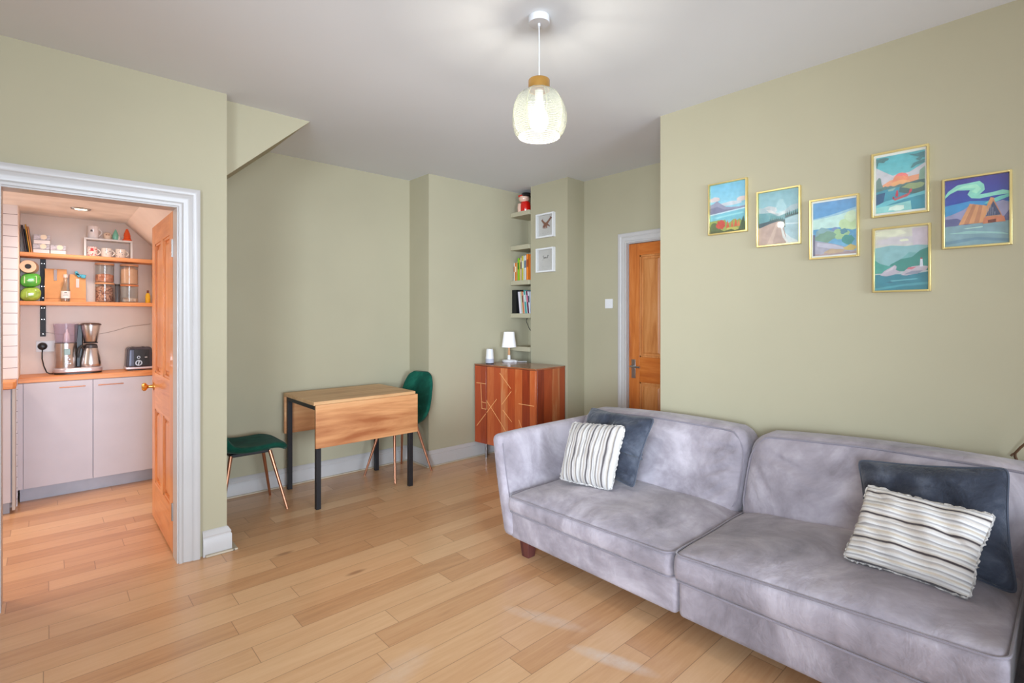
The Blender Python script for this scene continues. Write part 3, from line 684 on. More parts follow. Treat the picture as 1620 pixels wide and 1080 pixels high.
# ------------------------------------------------------------------ alcove contents
jar = thing('ceramic_jar', 'glossy ceramic jar in red, cream and black standing on the top alcove shelf', 'jar', (3.66, 3.83, 2.4325))
cx, cy, z0 = 3.66, 3.83, 2.4325  # plain jar shape standing in for a ceramic figurine with a black hat
CR = mat('red_glaze', (206, 22, 12), .15, coat=.5); CB = mat('black_glaze', (14, 14, 16), .2, coat=.5); CC = mat('cream_glaze', (222, 182, 160), .25, coat=.4)
B().lathe([(0, 0), (.05, 0), (.056, .02), (.058, .06), (.05, .10), (.036, .115), (0, .115)], (cx, cy, z0), 32).build('jar_body', CR, jar)
B().lathe([(0, .108), (.036, .110), (.054, .128), (.056, .15), (.046, .168), (0, .175)], (cx - .012, cy + .008, z0), 28).build('jar_neck', CC, jar)
B().lathe([(0, 0), (.056, 0), (.062, .008), (.052, .022), (.046, .04), (0, .044)], (cx + .004, cy - .008, z0 + .160), 28).build('jar_lid', CB, jar)
B().box(cx - .06, cx - .046, cy - .01, cy + .046, z0 + .158, z0 + .178).build('jar_badge', CR, jar, bevel=.003)
B().lathe([(0, 0), (.022, 0), (.026, .05), (.02, .09), (0, .1)], (cx - .046, cy + .035, z0), 20).build('jar_spout', CC, jar)

def book(label, y, w, h, d, z, color, group, lean=0, band=None, x_front=3.60, name='book', cat='book'):
    """spine faces -x; y = the edge nearer the corner wall, width runs toward the camera (-y)"""
    root = thing(name, label, cat, (x_front + d / 2, y - w / 2, z), group=group)
    def tr(p):
        dz = p[2] - z; return (p[0], p[1] - dz * math.tan(lean), p[2])
    def bx(x0, x1, y0, y1, z0_, z1, mi=0, bb=None):
        b = bb or B(); n0 = len(b.v); b.box(x0, x1, y0, y1, z0_, z1, mi); b.v[n0:] = [tr(p) for p in b.v[n0:]]; return b
    y0, y1 = y - w, y; t = min(.0018, w * .2)
    cv = bx(x_front, x_front + .003, y0, y1, z, z + h); bx(x_front, x_front + d, y0, y0 + t, z, z + h, 0, cv); bx(x_front, x_front + d, y1 - t, y1, z, z + h, 0, cv)
    cv.build('cover', mat('cover_%d_%d_%d' % color, color, .5, var=.03), root)
    bx(x_front + .003, x_front + d - .004, y0 + t, y1 - t, z + .002, z + h - .003).build('pages', mat('book_pages', (232, 224, 206), .8), root)
    if band:
        bb = B()
        for (a, c_) in ((.5, .8),): bx(x_front - .0006, x_front, y0 + w * .2, y1 - w * .2, z + h * a, z + h * c_, 0, bb)
        bb.build('spine_title', mat('title_%d_%d_%d' % band, band, .6), root)
    return root
G1 = 'books on the upper book shelf in the alcove'
y = 3.945; zz = 1.7312
row = [('slim white book, leftmost on the upper book shelf', .018, .188, (236, 228, 218), (210, 120, 60)), ('orange spined paperback second from the left end', .022, .186, (224, 126, 50), (250, 230, 200)), ('pale peach paperback beside the lime green book', .016, .192, (240, 178, 110), None),
       ('tall lime green book with a dark title', .024, .232, (134, 196, 40), (40, 110, 30)), ('slim yellow book right of the lime green book', .013, .214, (232, 222, 70), None), ('pinkish grey book with small dark title lettering', .022, .236, (206, 182, 166), (90, 70, 80)),
       ('yellow green book in the middle of the shelf', .020, .250, (206, 200, 60), (250, 248, 220)), ('cream book left of the thin blue spine', .014, .252, (238, 228, 190), None), ('slim white book with a blue foot', .013, .248, (230, 232, 232), (60, 120, 160)), ('white book left of the broad orange one', .014, .254, (240, 238, 234), (120, 120, 130)), ('broad orange book at the right end of the upper book shelf', .034, .262, (232, 124, 40), (150, 60, 20))]
for lb, w_, h_, c_, bd in row:
    book(lb, y, w_, h_, .17, zz, c_, G1, 0, bd); y -= w_ + .0015
G2 = 'books on the lower book shelf in the alcove'
zz = 1.3952
book('black ring folder standing left of the leaning books', 3.952, .068, .242, .21, zz, (14, 14, 18), G2, 0, None, 3.585, 'ring_folder', 'folder')
y = 3.8545
for lb, w_, h_, c_, bd in [('broad white book leaning on the black folder', .036, .222, (222, 214, 222), None), ('pale green book between white and orange ones', .016, .224, (208, 214, 176), None), ('orange book with a dark title leaning left', .018, .224, (226, 126, 78), (90, 40, 40)), ('pale pink book left of the teal book', .013, .216, (226, 206, 204), None),
                           ('teal book leaning left on the lower book shelf', .022, .236, (60, 160, 156), (220, 240, 236)), ('white slim book right of the teal one', .010, .226, (226, 232, 236), None), ('dark maroon book with a pink title', .020, .230, (104, 34, 62), (226, 120, 150)), ('white and black spined book at the right end of the lower book shelf', .022, .222, (206, 210, 220), (30, 34, 50))]:
    book(lb, y, w_, h_, .17, zz, c_, G2, -R(7), bd); y -= w_ + .001
o = B().tube([(3.58, 3.72, 1.349), (3.575, 3.73, 1.32), (3.60, 3.71, 1.24), (3.75, 3.70, 1.1), (3.80, 3.70, 1.07)], .003, 8).build('hanging_cable', DARKPL)
tag(o, 'thin black cable hanging under the shelf of leaning books', 'cable')

# ------------------------------------------------------------------ sideboard cabinet (local: x along the front towards the room, y into the wall)
def plank_mat(name, w, seed, cols, dirx=0):
    t = NT(name); t.set(rough=.32, coat=.25, coat_r=.2)
    tc = t.n('TexCoord'); sp = t.n('SeparateXYZ'); t.l(tc.outputs['Object'], sp.inputs[0])
    a = sp.outputs[dirx]
    ai = t.math('DIVIDE', a, w); idx = t.math('FLOOR', ai)
    wn = t.n('TexWhiteNoise', noise_dimensions='1D'); t.l(t.math('ADD', idx, seed), wn.inputs['W'])
    cb = t.n('CombineXYZ'); t.l(t.math('MULTIPLY', a, 22), cb.inputs[0]); t.l(t.math('MULTIPLY', wn.outputs['Value'], 30), cb.inputs[1]); t.l(t.math('MULTIPLY', sp.outputs[2], 2.2), cb.inputs[2])
    n1 = t.noise(cb.outputs[0], 1.0, 5, .6, 1.8)
    f = t.math('ADD', t.math('MULTIPLY', wn.outputs['Value'], .55), t.math('MULTIPLY', n1, .5))
    c = t.ramp(f, cols)
    fr = t.math('FRACT', ai); ed = t.math('LESS_THAN', t.math('MINIMUM', fr, t.math('SUBTRACT', 1, fr)), .012)
    t.base(t.mix(t.math('MULTIPLY', ed, .5), c, (90, 36, 18)))
    t.bump(n1, .05, .002)
    return t.m
COLS = [(.18, (126, 46, 22)), (.40, (160, 64, 30)), (.60, (178, 78, 36)), (.76, (190, 100, 52)), (.92, (208, 150, 104))]
PLF = plank_mat('sheesham_front', .088, 11.0, COLS, 0); PLS = plank_mat('sheesham_side', .115, 4.0, [(p, tuple(int(c * .93) for c in col)) for p, col in COLS], 1)
PLT = wood('sheesham_top', (146, 84, 52), (170, 104, 68), (112, 58, 36), 'X', .25, .6, .4)
cab = thing('sideboard_cabinet', 'red brown wooden cabinet with brass line inlay in front of the chimney breast', 'cabinet', (3.08, 3.937, 0), math.atan2(-.77, .07), local=True)
CW, CD, CZ0, CZ1 = .772, .425, .148, .905
B().box(0, CW, .022, CD, CZ0, CZ1 - .014).build('cabinet_body', PLS, cab, bevel=.002)
B().box(-.002, CW + .002, 0, CD + .002, CZ1 - .0135, CZ1).build('cabinet_top', PLT, cab, bevel=.002)
d1 = B().box(.003, .157, 0, .0215, CZ0 + .003, CZ1 - .016).build('door', PLF, cab, bevel=.002)
d2 = B().box(.162, CW - .002, 0, .0215, CZ0 + .003, CZ1 - .016).build('door', PLF, cab, bevel=.002)
INL = [((.025, .724), (.155, .723)), ((.087, .715), (.101, .478)), ((.101, .545), (.157, .542)), ((.101, .483), (.157, .482)), ((.169, .571), (.169, .482)), ((.029, .308), (.155, .44)), ((.165, .45), (.301, .595)), ((.169, .562), (.378, .351)), ((.339, .839), (.478, .709)), ((.484, .683), (.365, .551)), ((.378, .502), (.49, .408)), ((.575, .582), (.755, .581)), ((.575, .438), (.63, .33)), ((.378, .351), (.45, .27))]
for dd, sel in ((d1, lambda x: x < .16), (d2, lambda x: x >= .16)):
    ib = B()
    for (a, za), (c, zc) in INL:
        if not sel((a + c) / 2): continue
        ln = math.hypot(c - a, zc - za)
        ib.obox(((a + c) / 2, -.0002, (za + zc) / 2), (ln, .002, .0048), (0, -math.atan2(zc - za, c - a), 0))
    ib.build('brass_inlay', mat('inlay_brass', (236, 176, 116), .4, .1), dd)
for x in (.10, CW - .10):
    for yy in (.06, CD - .06):
        B().box(x - .02, x + .02, yy - .02, yy + .02, CZ0 - .006, CZ0 - .0005).tube([(x, yy, CZ0 - .004), (x, yy, .001)], .0125, 14).build('leg', CHROME, cab)

# table lamp on the cabinet
ct = .9055
tl = thing('table_lamp', 'small table lamp with white tapered shade and wooden neck on the cabinet', 'lamp', (3.455, 3.855, ct))
B().lathe([(0, 0), (.066, 0), (.070, .006), (.070, .018), (.062, .024), (.016, .028), (.014, .07), (0, .07)], (3.455, 3.855, ct), 36).build('lamp_base', WHITEPL, tl)
B().lathe([(0, .07), (.011, .07), (.012, .10), (.009, .125), (.011, .15), (.011, .17), (0, .17)], (3.455, 3.855, ct), 20).build('lamp_neck', wood('lamp_wood', (206, 152, 104), (222, 172, 126), (180, 124, 80), 'Z'), tl)
B().lathe([(.074, .150), (.053, .302), (.052, .302), (.073, .150)], (3.455, 3.855, ct), 40).lathe([(0, .300), (.052, .301), (.052, .303), (0, .303)], (3.455, 3.855, ct), 40).build('lamp_shade', mat('white_lamp_fabric', (240, 238, 240), .7, emit=(255, 250, 244), estr=.12), tl)
# smart speaker
sp_ = thing('smart_speaker', 'small rounded white and grey smart speaker on the left of the cabinet', 'speaker', (3.19, 3.84, ct))
B().lathe([(0, 0), (.036, 0), (.038, .004), (.038, .008), (0, .008)], (3.19, 3.84, ct), 32).build('foot', DARKPL, sp_)
B().lathe([(0, .008), (.040, .008), (.042, .02), (.0405, .048), (0, .048)], (3.19, 3.84, ct), 32).build('grille', mat('grey_mesh_fabric', (176, 176, 186), .9, bump=.3, bscale=700), sp_)
B().lathe([(0, .0485), (.0405, .0485), (.037, .09), (.034, .13), (.031, .143), (.024, .146), (0, .139)], (3.19, 3.84, ct), 32).build('shell', WHITEPL, sp_)
o = B().tube([(3.50, 3.80, ct + .008), (3.53, 3.76, ct + .006), (3.56, 3.74, ct + .006), (3.575, 3.72, ct + .006)], .0035, 8).obox((3.49, 3.79, ct + .01), (.04, .025, .018), (0, 0, .5)).build('cable_adapter', WHITEPL)
tag(o, 'small white cable plug lying beside the table lamp', 'cable')

# ------------------------------------------------------------------ drop leaf table
tb = thing('drop_leaf_table', 'mango wood drop leaf table with black square legs against the sage wall', 'table', (1.80, 3.9, 0))
TZ = .762; X0, X1, Y0, Y1 = 1.385, 2.205, 3.592, 4.205
B().box(X0, X1, Y0, Y1, TZ - .026, TZ).build('tabletop', MANGO, tb, bevel=.002)
B().box(X0 + .006, X1 + .008, Y0 - .022, Y0 - .002, .437, TZ - .022).build('drop_leaf', wood('mango_wood_leaf', (206, 146, 96), (220, 168, 118), (158, 92, 52), 'X', .42, .36), tb, bevel=.002)
B().box(X0 + .006, X1 + .008, Y1 + .002, Y1 + .022, .437, TZ - .022).build('drop_leaf', bpy.data.materials['mango_wood_leaf'], tb, bevel=.002)
lg = .034
f = B().box(X0 + .02, X0 + .02 + .03, Y0 + .04, Y1 - .04, TZ - .062, TZ - .0265).box(X1 - .05, X1 - .02, Y0 + .04, Y1 - .04, TZ - .062, TZ - .0265)
f.box(X0 + .05, X1 - .05, Y0 + .012, Y0 + .04, TZ - .062, TZ - .0265).box(X0 + .05, X1 - .05, Y1 - .04, Y1 - .012, TZ - .062, TZ - .0265)
f.build('table_frame', BLACK, tb)
for x in (X0 + .02, X1 - .02 - lg):
    for yy in (Y0 + .004, Y1 - .004 - lg):
        B().box(x, x + lg, yy, yy + lg, .001, TZ - .0268).build('leg', BLACK, tb, bevel=.002)

# ------------------------------------------------------------------ velvet chairs
def make_chair(label, loc, rz):
    root = thing('velvet_chair', label, 'chair', loc, rz, 'green velvet dining chairs', local=True)
    path = [(.200, .420), (.205, .436), (.185, .449), (.13, .455), (.05, .445), (-.04, .440), (-.11, .446), (-.165, .468), (-.200, .515), (-.222, .58), (-.245, .67), (-.262, .76), (-.272, .83), (-.272, .862)]
    wd = [.150, .178, .198, .208, .212, .212, .208, .204, .204, .202, .192, .176, .140, .085]
    dish = [0, .0, .004, .012, .020, .028, .036, .044, .042, .036, .030, .022, .010, .0]
    def cr(a, t):
        n = len(a) - 1; x = t * n; i = min(n - 1, int(x)); u = x - i
        p0, p1, p2, p3 = a[max(0, i - 1)], a[i], a[i + 1], a[min(n, i + 2)]
        return .5 * ((2 * p1) + (-p0 + p2) * u + (2 * p0 - 5 * p1 + 4 * p2 - p3) * u * u + (-p0 + 3 * p1 - 3 * p2 + p3) * u ** 3)
    xs, zs = [p[0] for p in path], [p[1] for p in path]
    def surf(t, s_, off):
        x, z = cr(xs, t), cr(zs, t); e = .01
        tx, tz = cr(xs, min(1, t + e)) - cr(xs, max(0, t - e)), cr(zs, min(1, t + e)) - cr(zs, max(0, t - e))
        l = math.hypot(tx, tz); nx, nz = tz / l, -tx / l     # points up on the seat, forward on the back
        w = cr(wd, t); q = s_ * 2 - 1
        dsh = cr(dish, t) * (abs(q) ** 2.4)
        edge = (1 - abs(q) ** 6)
        th = .024 * (max(0, edge) ** .5)
        k = dsh + off * th
        return (x + nx * k, w * q, z + nz * k)
    def shell(t0, t1, nu, name):
        b = B(); nv = 24
        n0 = 0
        top = B(); b.grid(lambda u, v: surf(t0 + (t1 - t0) * u, v, 1), nu, nv)
        m0 = len(b.v); b.grid(lambda u, v: surf(t0 + (t1 - t0) * u, 1 - v, -1), nu, nv)
        # close the two ends
        N = nv + 1
        for (i) in (0, nu):
            for j in range(nv):
                a, c = i * N + j, i * N + j + 1; d_, e_ = m0 + i * N + (nv - j), m0 + i * N + (nv - j - 1)
                b.f.append((a, c, e_, d_) if i else (c, a, d_, e_)); b.m.append(0)
        return b.build(name, GREEN, root, angle=80)
    shell(0, .565, 34, 'seat'); shell(.565, 1, 26, 'backrest')
    B().box(-.125, .125, -.085, .085, .398, .420).build('seat_frame', BLACK, root, bevel=.004)
    for sx in (1, -1):
        for sy in (1, -1):
            B().tube([(sx * .125, sy * .085, .412), (sx * .212, sy * .19, .001)], [.0125, .0085], 14).build('leg', COPPER, root)
    return root
make_chair('green velvet chair with copper legs left of the table, half hidden by the wall end', (1.052, 3.952, 0), 0)
make_chair('green velvet chair with copper legs behind the right end of the table', (2.27, 3.975, 0), R(193))

# ------------------------------------------------------------------ sofa
YC = 1.137
sf = thing('sofa', 'large two part grey lilac velvet sofa with piped cushions along the right wall', 'sofa', (2.45, YC, 0))
def soft(name, c, h, r, deform, parent=sf, n=22, mats=SOFA):
    b = B(); b.rbox(h, r, n, lambda x, y, z: tuple(a + q for a, q in zip(c, deform(x, y, z)))); return b.build(name, mats, parent, angle=80)
# bases
for (ya, yb) in ((1.14, 2.19), (.08, 1.134)):
    hy = (yb - ya) / 2
    soft('base', (2.445, (ya + yb) / 2, .178), (.475, hy, .082), .022, lambda x, y, z: (x, y, z))
# arms: flared outwards to the top
for sg in (1, -1):
    def dfa(x, y, z, sg=sg):
        t = (z + .285) / .57
        flare = .035 + .115 * t ** 1.4
        front = .018 * math.sin(PI * min(1, max(0, t))) if x < -.3 else 0
        thick = 1.0 - .2 * t
        return (x - front, sg * (y * thick + flare - .035), z - .03 * (max(0, -x - .2) / .3) ** 2 * t * .3)
    ca = soft('arm', (2.447, YC + sg * 1.062, .385), (.487, .046, .285), .036, dfa)
    # seam line on the inner edge of the front face
    pts = [Vector(dfa(-.462, -.046, z)) + Vector((2.447, YC + sg * 1.062, .385)) for z in [-.27 + .03 * i for i in range(18)]]
    B().tube([tuple(p) for p in pts], .0035, 6).build('piping', SOFA_PIPE, ca)
# back frame
soft('back_frame', (2.858, YC, .40), (.045, 1.10, .30), .04, lambda x, y, z: (x + .02 * (z / .3), y * (1 + .05 * (z + .3) / .6), z))
def wr(x, y, z, s=1.0):
    return .004 * s * (math.sin(9 * x + 5 * y) * math.sin(7 * y - 4 * x + 1.3) + .6 * math.sin(17 * y + 6 * x))
# seat cushions
def seat_cushion(ya, yb, za, zb, crown):
    """za: top seam height at ya (nearer the camera's right), zb at yb"""
    hx, hy = .375, (yb - ya) / 2; cx_, cy_ = 2.308, (ya + yb) / 2; hz = .07
    def df(x, y, z):
        t = (y + hy) / (2 * hy); zt = za + (zb - za) * t; bot = .262
        mid = (zt + bot) / 2; sc = (zt - bot) / (2 * hz)
        u, v = x / hx, y / hy
        cr_ = crown * max(0, 1 - u ** 4) * max(0, 1 - v ** 4) * (1 if z > 0 else .0)
        bul = .012 * (1 - (z / hz) ** 2)
        fx = -bul if u < -.9 else 0
        w_ = wr(x, y, z, 1.2) * (1 if z > 0 else 0) * (1 - min(1, abs(u)) ** 8)
        # tufts pulled in along the front edge of the top
        tuft = -.006 * max(0, math.cos(2 * PI * y / .11)) ** 6 * math.exp(-((u + .80) / .11) ** 2) * (1 if z > 0 else 0)
        return (x + fx, y, mid - .0 + z * sc + cr_ + w_ + tuft)
    c = (cx_, cy_, 0)
    o = soft('seat_cushion', c, (hx, hy, hz), .028, df, n=46)
    pb = B()
    for zz_ in (hz - .006, -hz + .008):
        pts = []
        ins = .004
        def ring(i, n=96):
            # rounded rectangle
            L = [(-hx, hy), (-hx, -hy), (hx, -hy), (hx, hy)]; rr = .05
            return None
        q = []
        rr = .045
        for (cx2, cy2, a0) in ((-hx + rr, -hy + rr, 180), (hx - rr, -hy + rr, 270), (hx - rr, hy - rr, 0), (-hx + rr, hy - rr, 90)):
            for a in range(0, 91, 15): q.append((cx2 + rr * math.cos(R(a0 + a)), cy2 + rr * math.sin(R(a0 + a))))
        q2 = []
        for i in range(len(q)):
            a, b_ = q[i], q[(i + 1) % len(q)]; m_ = max(1, int(math.hypot(b_[0] - a[0], b_[1] - a[1]) / .04))
            for j in range(m_): q2.append((a[0] + (b_[0] - a[0]) * j / m_, a[1] + (b_[1] - a[1]) * j / m_))
        for (x, y) in q2:
            p = df(x, y, zz_); pts.append((p[0] + c[0] - (.003 if x < 0 else 0), p[1] + c[1], p[2] + (.001 if zz_ > 0 else 0)))
        pb.tube(pts, .0043, 6, closed=True)
    pb.build('piping', SOFA_PIPE, o)
    return o
seat_cushion(1.142, 2.165, .372, .352, .055)
seat_cushion(.125, 1.134, .430, .378, .050)
# back cushions
def back_cushion(ya, yb, zt0, zt1, creases=()):
    hy = (yb - ya) / 2; c = (2.735, (ya + yb) / 2, .585); hx, hz = .105, .19
    def df(x, y, z):
        t = (z + hz) / (2 * hz); s = (y + hy) / (2 * hy)
        top = zt0 + (zt1 - zt0) * s
        zz_ = (.345 + (top - .345) * t) - c[2]
        v = abs(y / hy)
        lean = .135 * t - .075
        droop = -.035 * t * max(0, v - .86) / .14
        narrow = 1 - .0 * t
        puff = -.050 * max(0, 1 - v ** 5) * math.sin(PI * min(1, max(0, t))) ** .8 * (1 if x < 0 else 0)
        w_ = wr(z * 1.3, y, 0, 1.6) * (1 if x < 0 else 0)
        cr_ = .022 * t * (1 - v ** 2)
        # creases fanning from the seam between the cushions
        for (s0, t0, s1, t1, wd_, dp) in creases:
            ds, dt = (s1 - s0) * 2 * hy, (t1 - t0) * 2 * hz; l = math.hypot(ds, dt)
            ps, pt_ = (s - s0) * 2 * hy, (t - t0) * 2 * hz
            al = (ps * ds + pt_ * dt) / l; ac = abs(ps * dt - pt_ * ds) / l
            if 0 < al < l and x < 0: w_ += dp * math.exp(-(ac / wd_) ** 2) * math.sin(PI * al / l) - dp * .8 * math.exp(-((ac - 1.9 * wd_) / wd_) ** 2) * math.sin(PI * al / l)
        return (x * (1 - .18 * t) + lean + puff + w_, y * narrow, zz_ + droop + cr_)
    o = soft('back_cushion', c, (hx, hy, hz), .05, df, n=72)
    pts = []; q = []
    rr = .09; H_, V_ = hy - .008, hz - .012
    for (cy2, cz2, a0) in ((-H_ + rr, -V_ + rr, 180), (H_ - rr, -V_ + rr, 270), (H_ - rr, V_ - rr, 0), (-H_ + rr, V_ - rr, 90)):
        for a in range(0, 91, 15): q.append((cy2 + rr * math.cos(R(a0 + a)), cz2 + rr * math.sin(R(a0 + a))))
    q2 = []
    for i in range(len(q)):
        a, b_ = q[i], q[(i + 1) % len(q)]; m_ = max(1, int(math.hypot(b_[0] - a[0], b_[1] - a[1]) / .035))
        for j in range(m_): q2.append((a[0] + (b_[0] - a[0]) * j / m_, a[1] + (b_[1] - a[1]) * j / m_))
    for (y, z) in q2:
        # the seam sits just behind the front face's rounding
        p = df(-hx + .016, y * .995, z * .985)
        pts.append((p[0] + c[0] - .006, p[1] + c[1], p[2] + c[2]))
    B().tube(pts, .005, 6, closed=True).build('piping', SOFA_PIPE, o)
back_cushion(1.150, 2.262, .765, .735, ((.01, .80, .22, .72, .012, .010), (.01, .62, .20, .40, .012, .010), (.01, .45, .16, .12, .012, .009), (.02, .9, .12, .6, .01, .007)))
back_cushion(.03, 1.142, .790, .758, ((.99, .86, .66, .58, .014, .013), (.98, .72, .84, .30, .012, .008), (.98, .6, .90, .15, .010, .006), (.75, .5, .6, .42, .012, .006)))
for x in (2.03, 2.84):
    for yy in (.16, 2.10):
        B().hexa([(x - .026, yy - .026, .001), (x + .026, yy - .026, .001), (x + .026, yy + .026, .001), (x - .026, yy + .026, .001)], [(x - .036, yy - .036, .097), (x + .036, yy - .036, .097), (x + .036, yy + .036, .097), (x - .036, yy + .036, .097)]).build('leg', LEGWOOD, sf, bevel=.003)

# ------------------------------------------------------------------ scatter cushions (corners: top-left, top-right, bottom-right, bottom-left)
def pillow(label, cor, th, mt, pipe=None, rib=None, pinch=.06, seed=0, wrk=.006, group='scatter cushions on the sofa', folds=()):
    TL, TR, BR, BL = [Vector(c) for c in cor]
    n_ = ((TR - TL).cross(BL - TL)).normalized()
    cen = (TL + TR + BR + BL) / 4
    if n_.dot(Vector((0, 0, 1.36)) - cen) < 0: n_ = -n_
    root = thing('scatter_cushion', label, 'cushion', tuple((BR + BL) / 2), group=group)
    rr = random.Random(seed); ph = [rr.random() * 6 for _ in range(6)]
    def pt(u, v, side):
        a, b_ = u * 2 - 1, v * 2 - 1
        # pull edge midpoints in
        pa = a * (1 - pinch * (1 - b_ * b_) * abs(a) ** 3); pb = b_ * (1 - pinch * (1 - a * a) * abs(b_) ** 3)
        # soften the corners
        cs = 1 - .05 * (abs(a) ** 10) * (abs(b_) ** 10)
        pa *= cs; pb *= cs
        U, V_ = (pa + 1) / 2, (pb + 1) / 2
        p = BL * (1 - U) * (1 - V_) + BR * U * (1 - V_) + TL * (1 - U) * V_ + TR * U * V_
        e = max(0, (1 - abs(a) ** 3.2) * (1 - abs(b_) ** 3.2)) ** .62
        w_ = wrk * (math.sin(6 * a + ph[0]) * math.sin(5 * b_ + ph[1]) + .6 * math.sin(11 * a + 4 * b_ + ph[2]) + .5 * math.sin(13 * b_ - 3 * a + ph[3])) * e
        hgt = side * th * e * (1 if side > 0 else .45) + w_ * (1 if side > 0 else .2)
        for (fu, fv, du, dv, wd_, dp) in folds:
            l = math.hypot(du, dv); s_ = ((U - fu) * du + (V_ - fv) * dv) / l; q = abs((U - fu) * dv - (V_ - fv) * du) / l
            if 0 < s_ < l: hgt -= dp * math.exp(-(q / wd_) ** 2) * math.sin(PI * min(1, .15 + s_ / l)) * (1 if side > 0 else 0)
        if rib and side > 0:
            k = U if rib[0] == 'u' else V_
            wob = .012 * math.sin(7 * (V_ if rib[0] == 'u' else U) + ph[4]) + .006 * math.sin(19 * (V_ if rib[0] == 'u' else U) + ph[5])
            hgt += rib[2] * abs(math.sin(PI * (k + wob) * rib[1])) ** .6 * min(1, e * 3)
        return p + n_ * hgt
    N = 110 if rib else 56
    b = B(); b.grid(lambda u, v: pt(u, v, 1), N, N); b.grid(lambda u, v: pt(1 - u, v, -1), N // 2 * 1, N // 2 * 1)
    o = b.build('cover', mt, root, angle=85)
    if pipe:
        pts = [pt(i / 40, 0, 0) for i in range(40)] + [pt(1, i / 40, 0) for i in range(40)] + [pt(1 - i / 40, 1, 0) for i in range(40)] + [pt(0, 1 - i / 40, 0) for i in range(40)]
        B().tube(pts, .005, 6, closed=True).build('piping', pipe, root)
    else:
        rq = random.Random(seed + 9); pts = []
        for k in range(160):
            t = k / 40; s_ = int(t); f_ = t - s_
            p = pt(*((f_, 0), (1, f_), (1 - f_, 1), (0, 1 - f_))[s_], 0); pts.append(p + Vector((rq.uniform(-1, 1), rq.uniform(-1, 1), rq.uniform(-1, 1))) * .0035)
        B().tube(pts, .0045, 6, closed=True).build('fringe_edge', mat('fleecy_edge', (176, 171, 166), .95, var=.25, vscale=90), root)
    return root
pillow('charcoal blue velvet cushion in the far sofa corner, behind the upright striped one', [(2.66, 2.158, .765), (2.52, 1.586, .795), (2.324, 1.593, .443), (2.40, 2.08, .44)], .085, NAVY, NAVY_PIPE, seed=3, wrk=.010, pinch=.09,
       folds=((1.0, .42, -.30, -.04, .02, .03), (1.0, .45, -.25, .10, .02, .018), (.75, .12, .3, .06, .018, .014)))
pillow('small cream and grey cushion with upright stripes at the far end of the sofa', [(2.36, 2.061, .722), (2.38, 1.685, .755), (2.256, 1.687, .422), (2.187, 2.005, .424)], .058, STRIPE_A, None, ('u', 22, .004), seed=5, wrk=.003, pinch=.03)
pillow('large charcoal blue velvet cushion at the near end of the sofa', [(2.55, .630, .755), (2.53, .162, .826), (2.32, .128, .458), (2.47, .59, .458)], .08, NAVY, NAVY_PIPE, seed=8, wrk=.006, pinch=.07, folds=((.62, 1.0, .38, -.12, .015, .012),))
pillow('cream and grey cushion with level dark stripes slumped at the near end of the sofa', [(2.36, .548, .712), (2.27, .174, .722), (2.172, .228, .46), (2.21, .595, .455)], .062, STRIPE_B, None, ('v', 24, .004), seed=12, wrk=.009, pinch=.07,
       folds=((.02, .5, .35, -.15, .03, .012), (.95, .5, -.3, .18, .03, .012), (.1, .9, .3, -.2, .03, .010)))

# dried branch behind the near end of the sofa
o = B().tube([(2.935, .10, .40), (2.93, .13, .62), (2.925, .155, .74), (2.92, .172, .792), (2.915, .172, .806), (2.90, .155, .835), (2.88, .12, .885), (2.86, .06, .96)], [.006, .006, .005, .005, .005, .005, .004, .003], 8).tube([(2.915, .172, .806), (2.917, .180, .80), (2.918, .184, .792)], .004, 6).build('dried_branch', mat('brown_bark', (92, 64, 42), .8, var=.15))
tag(o, 'thin bent brown dried branch rising behind the near end of the sofa', 'branch')

# ================================================================== kitchen
KY = 5.50
struct(B().box(-.155, .70, KY, KY + .1, 0, 2.2), 'wall_kitchen', KWALL, smooth=False)
struct(B().box(.684, .6995, 3.45, KY, 0, 2.2), 'wall_kitchen_right', KWALL, smooth=False)
struct(B().box(-2.6, .70, 3.451, KY + .1, 2.16, 2.24), 'ceiling_kitchen', mat('kitchen_ceiling_paint', (240, 238, 236), .85), smooth=False)
struct(B().prism([(.50, 2.1595), (.6995, 2.1595), (.6995, 1.97)], 1, 3.452, KY), 'wall_kitchen_slope', KWALL, smooth=False)
struct(B().box(-2.6, -2.5, 3.45, KY + .1, 0, 2.2).box(-2.5, -1.6, KY, KY + .1, 0, 2.2), 'wall_kitchen_left', KWALL, smooth=False)
def tile_mat():
    t = NT('white_metro_tiles'); t.set(rough=.15, spec=.5, coat=.3)
    tc = t.n('TexCoord'); sp = t.n('SeparateXYZ'); t.l(tc.outputs['Object'], sp.inputs[0])
    fz = t.math('FRACT', t.math('DIVIDE', t.math('SUBTRACT', sp.outputs[2], .914), .0785))
    ln = t.math('LESS_THAN', fz, .045)
    t.base(t.mix(ln, (228, 226, 232), (120, 110, 118))); t.bump(t.math('SUBTRACT', 1, ln), .5, .002)
    return t.m
struct(B().box(-1.6, -.155, 5.12, KY, 0, 2.16), 'wall_tiled', tile_mat(), smooth=False)
# plaster lining of the tiled pier's return, seen as a thin shaded strip
struct(B().box(-.1555, -.150, 5.123, KY, .9145, 2.159), 'trim_7', KWALL, smooth=False)

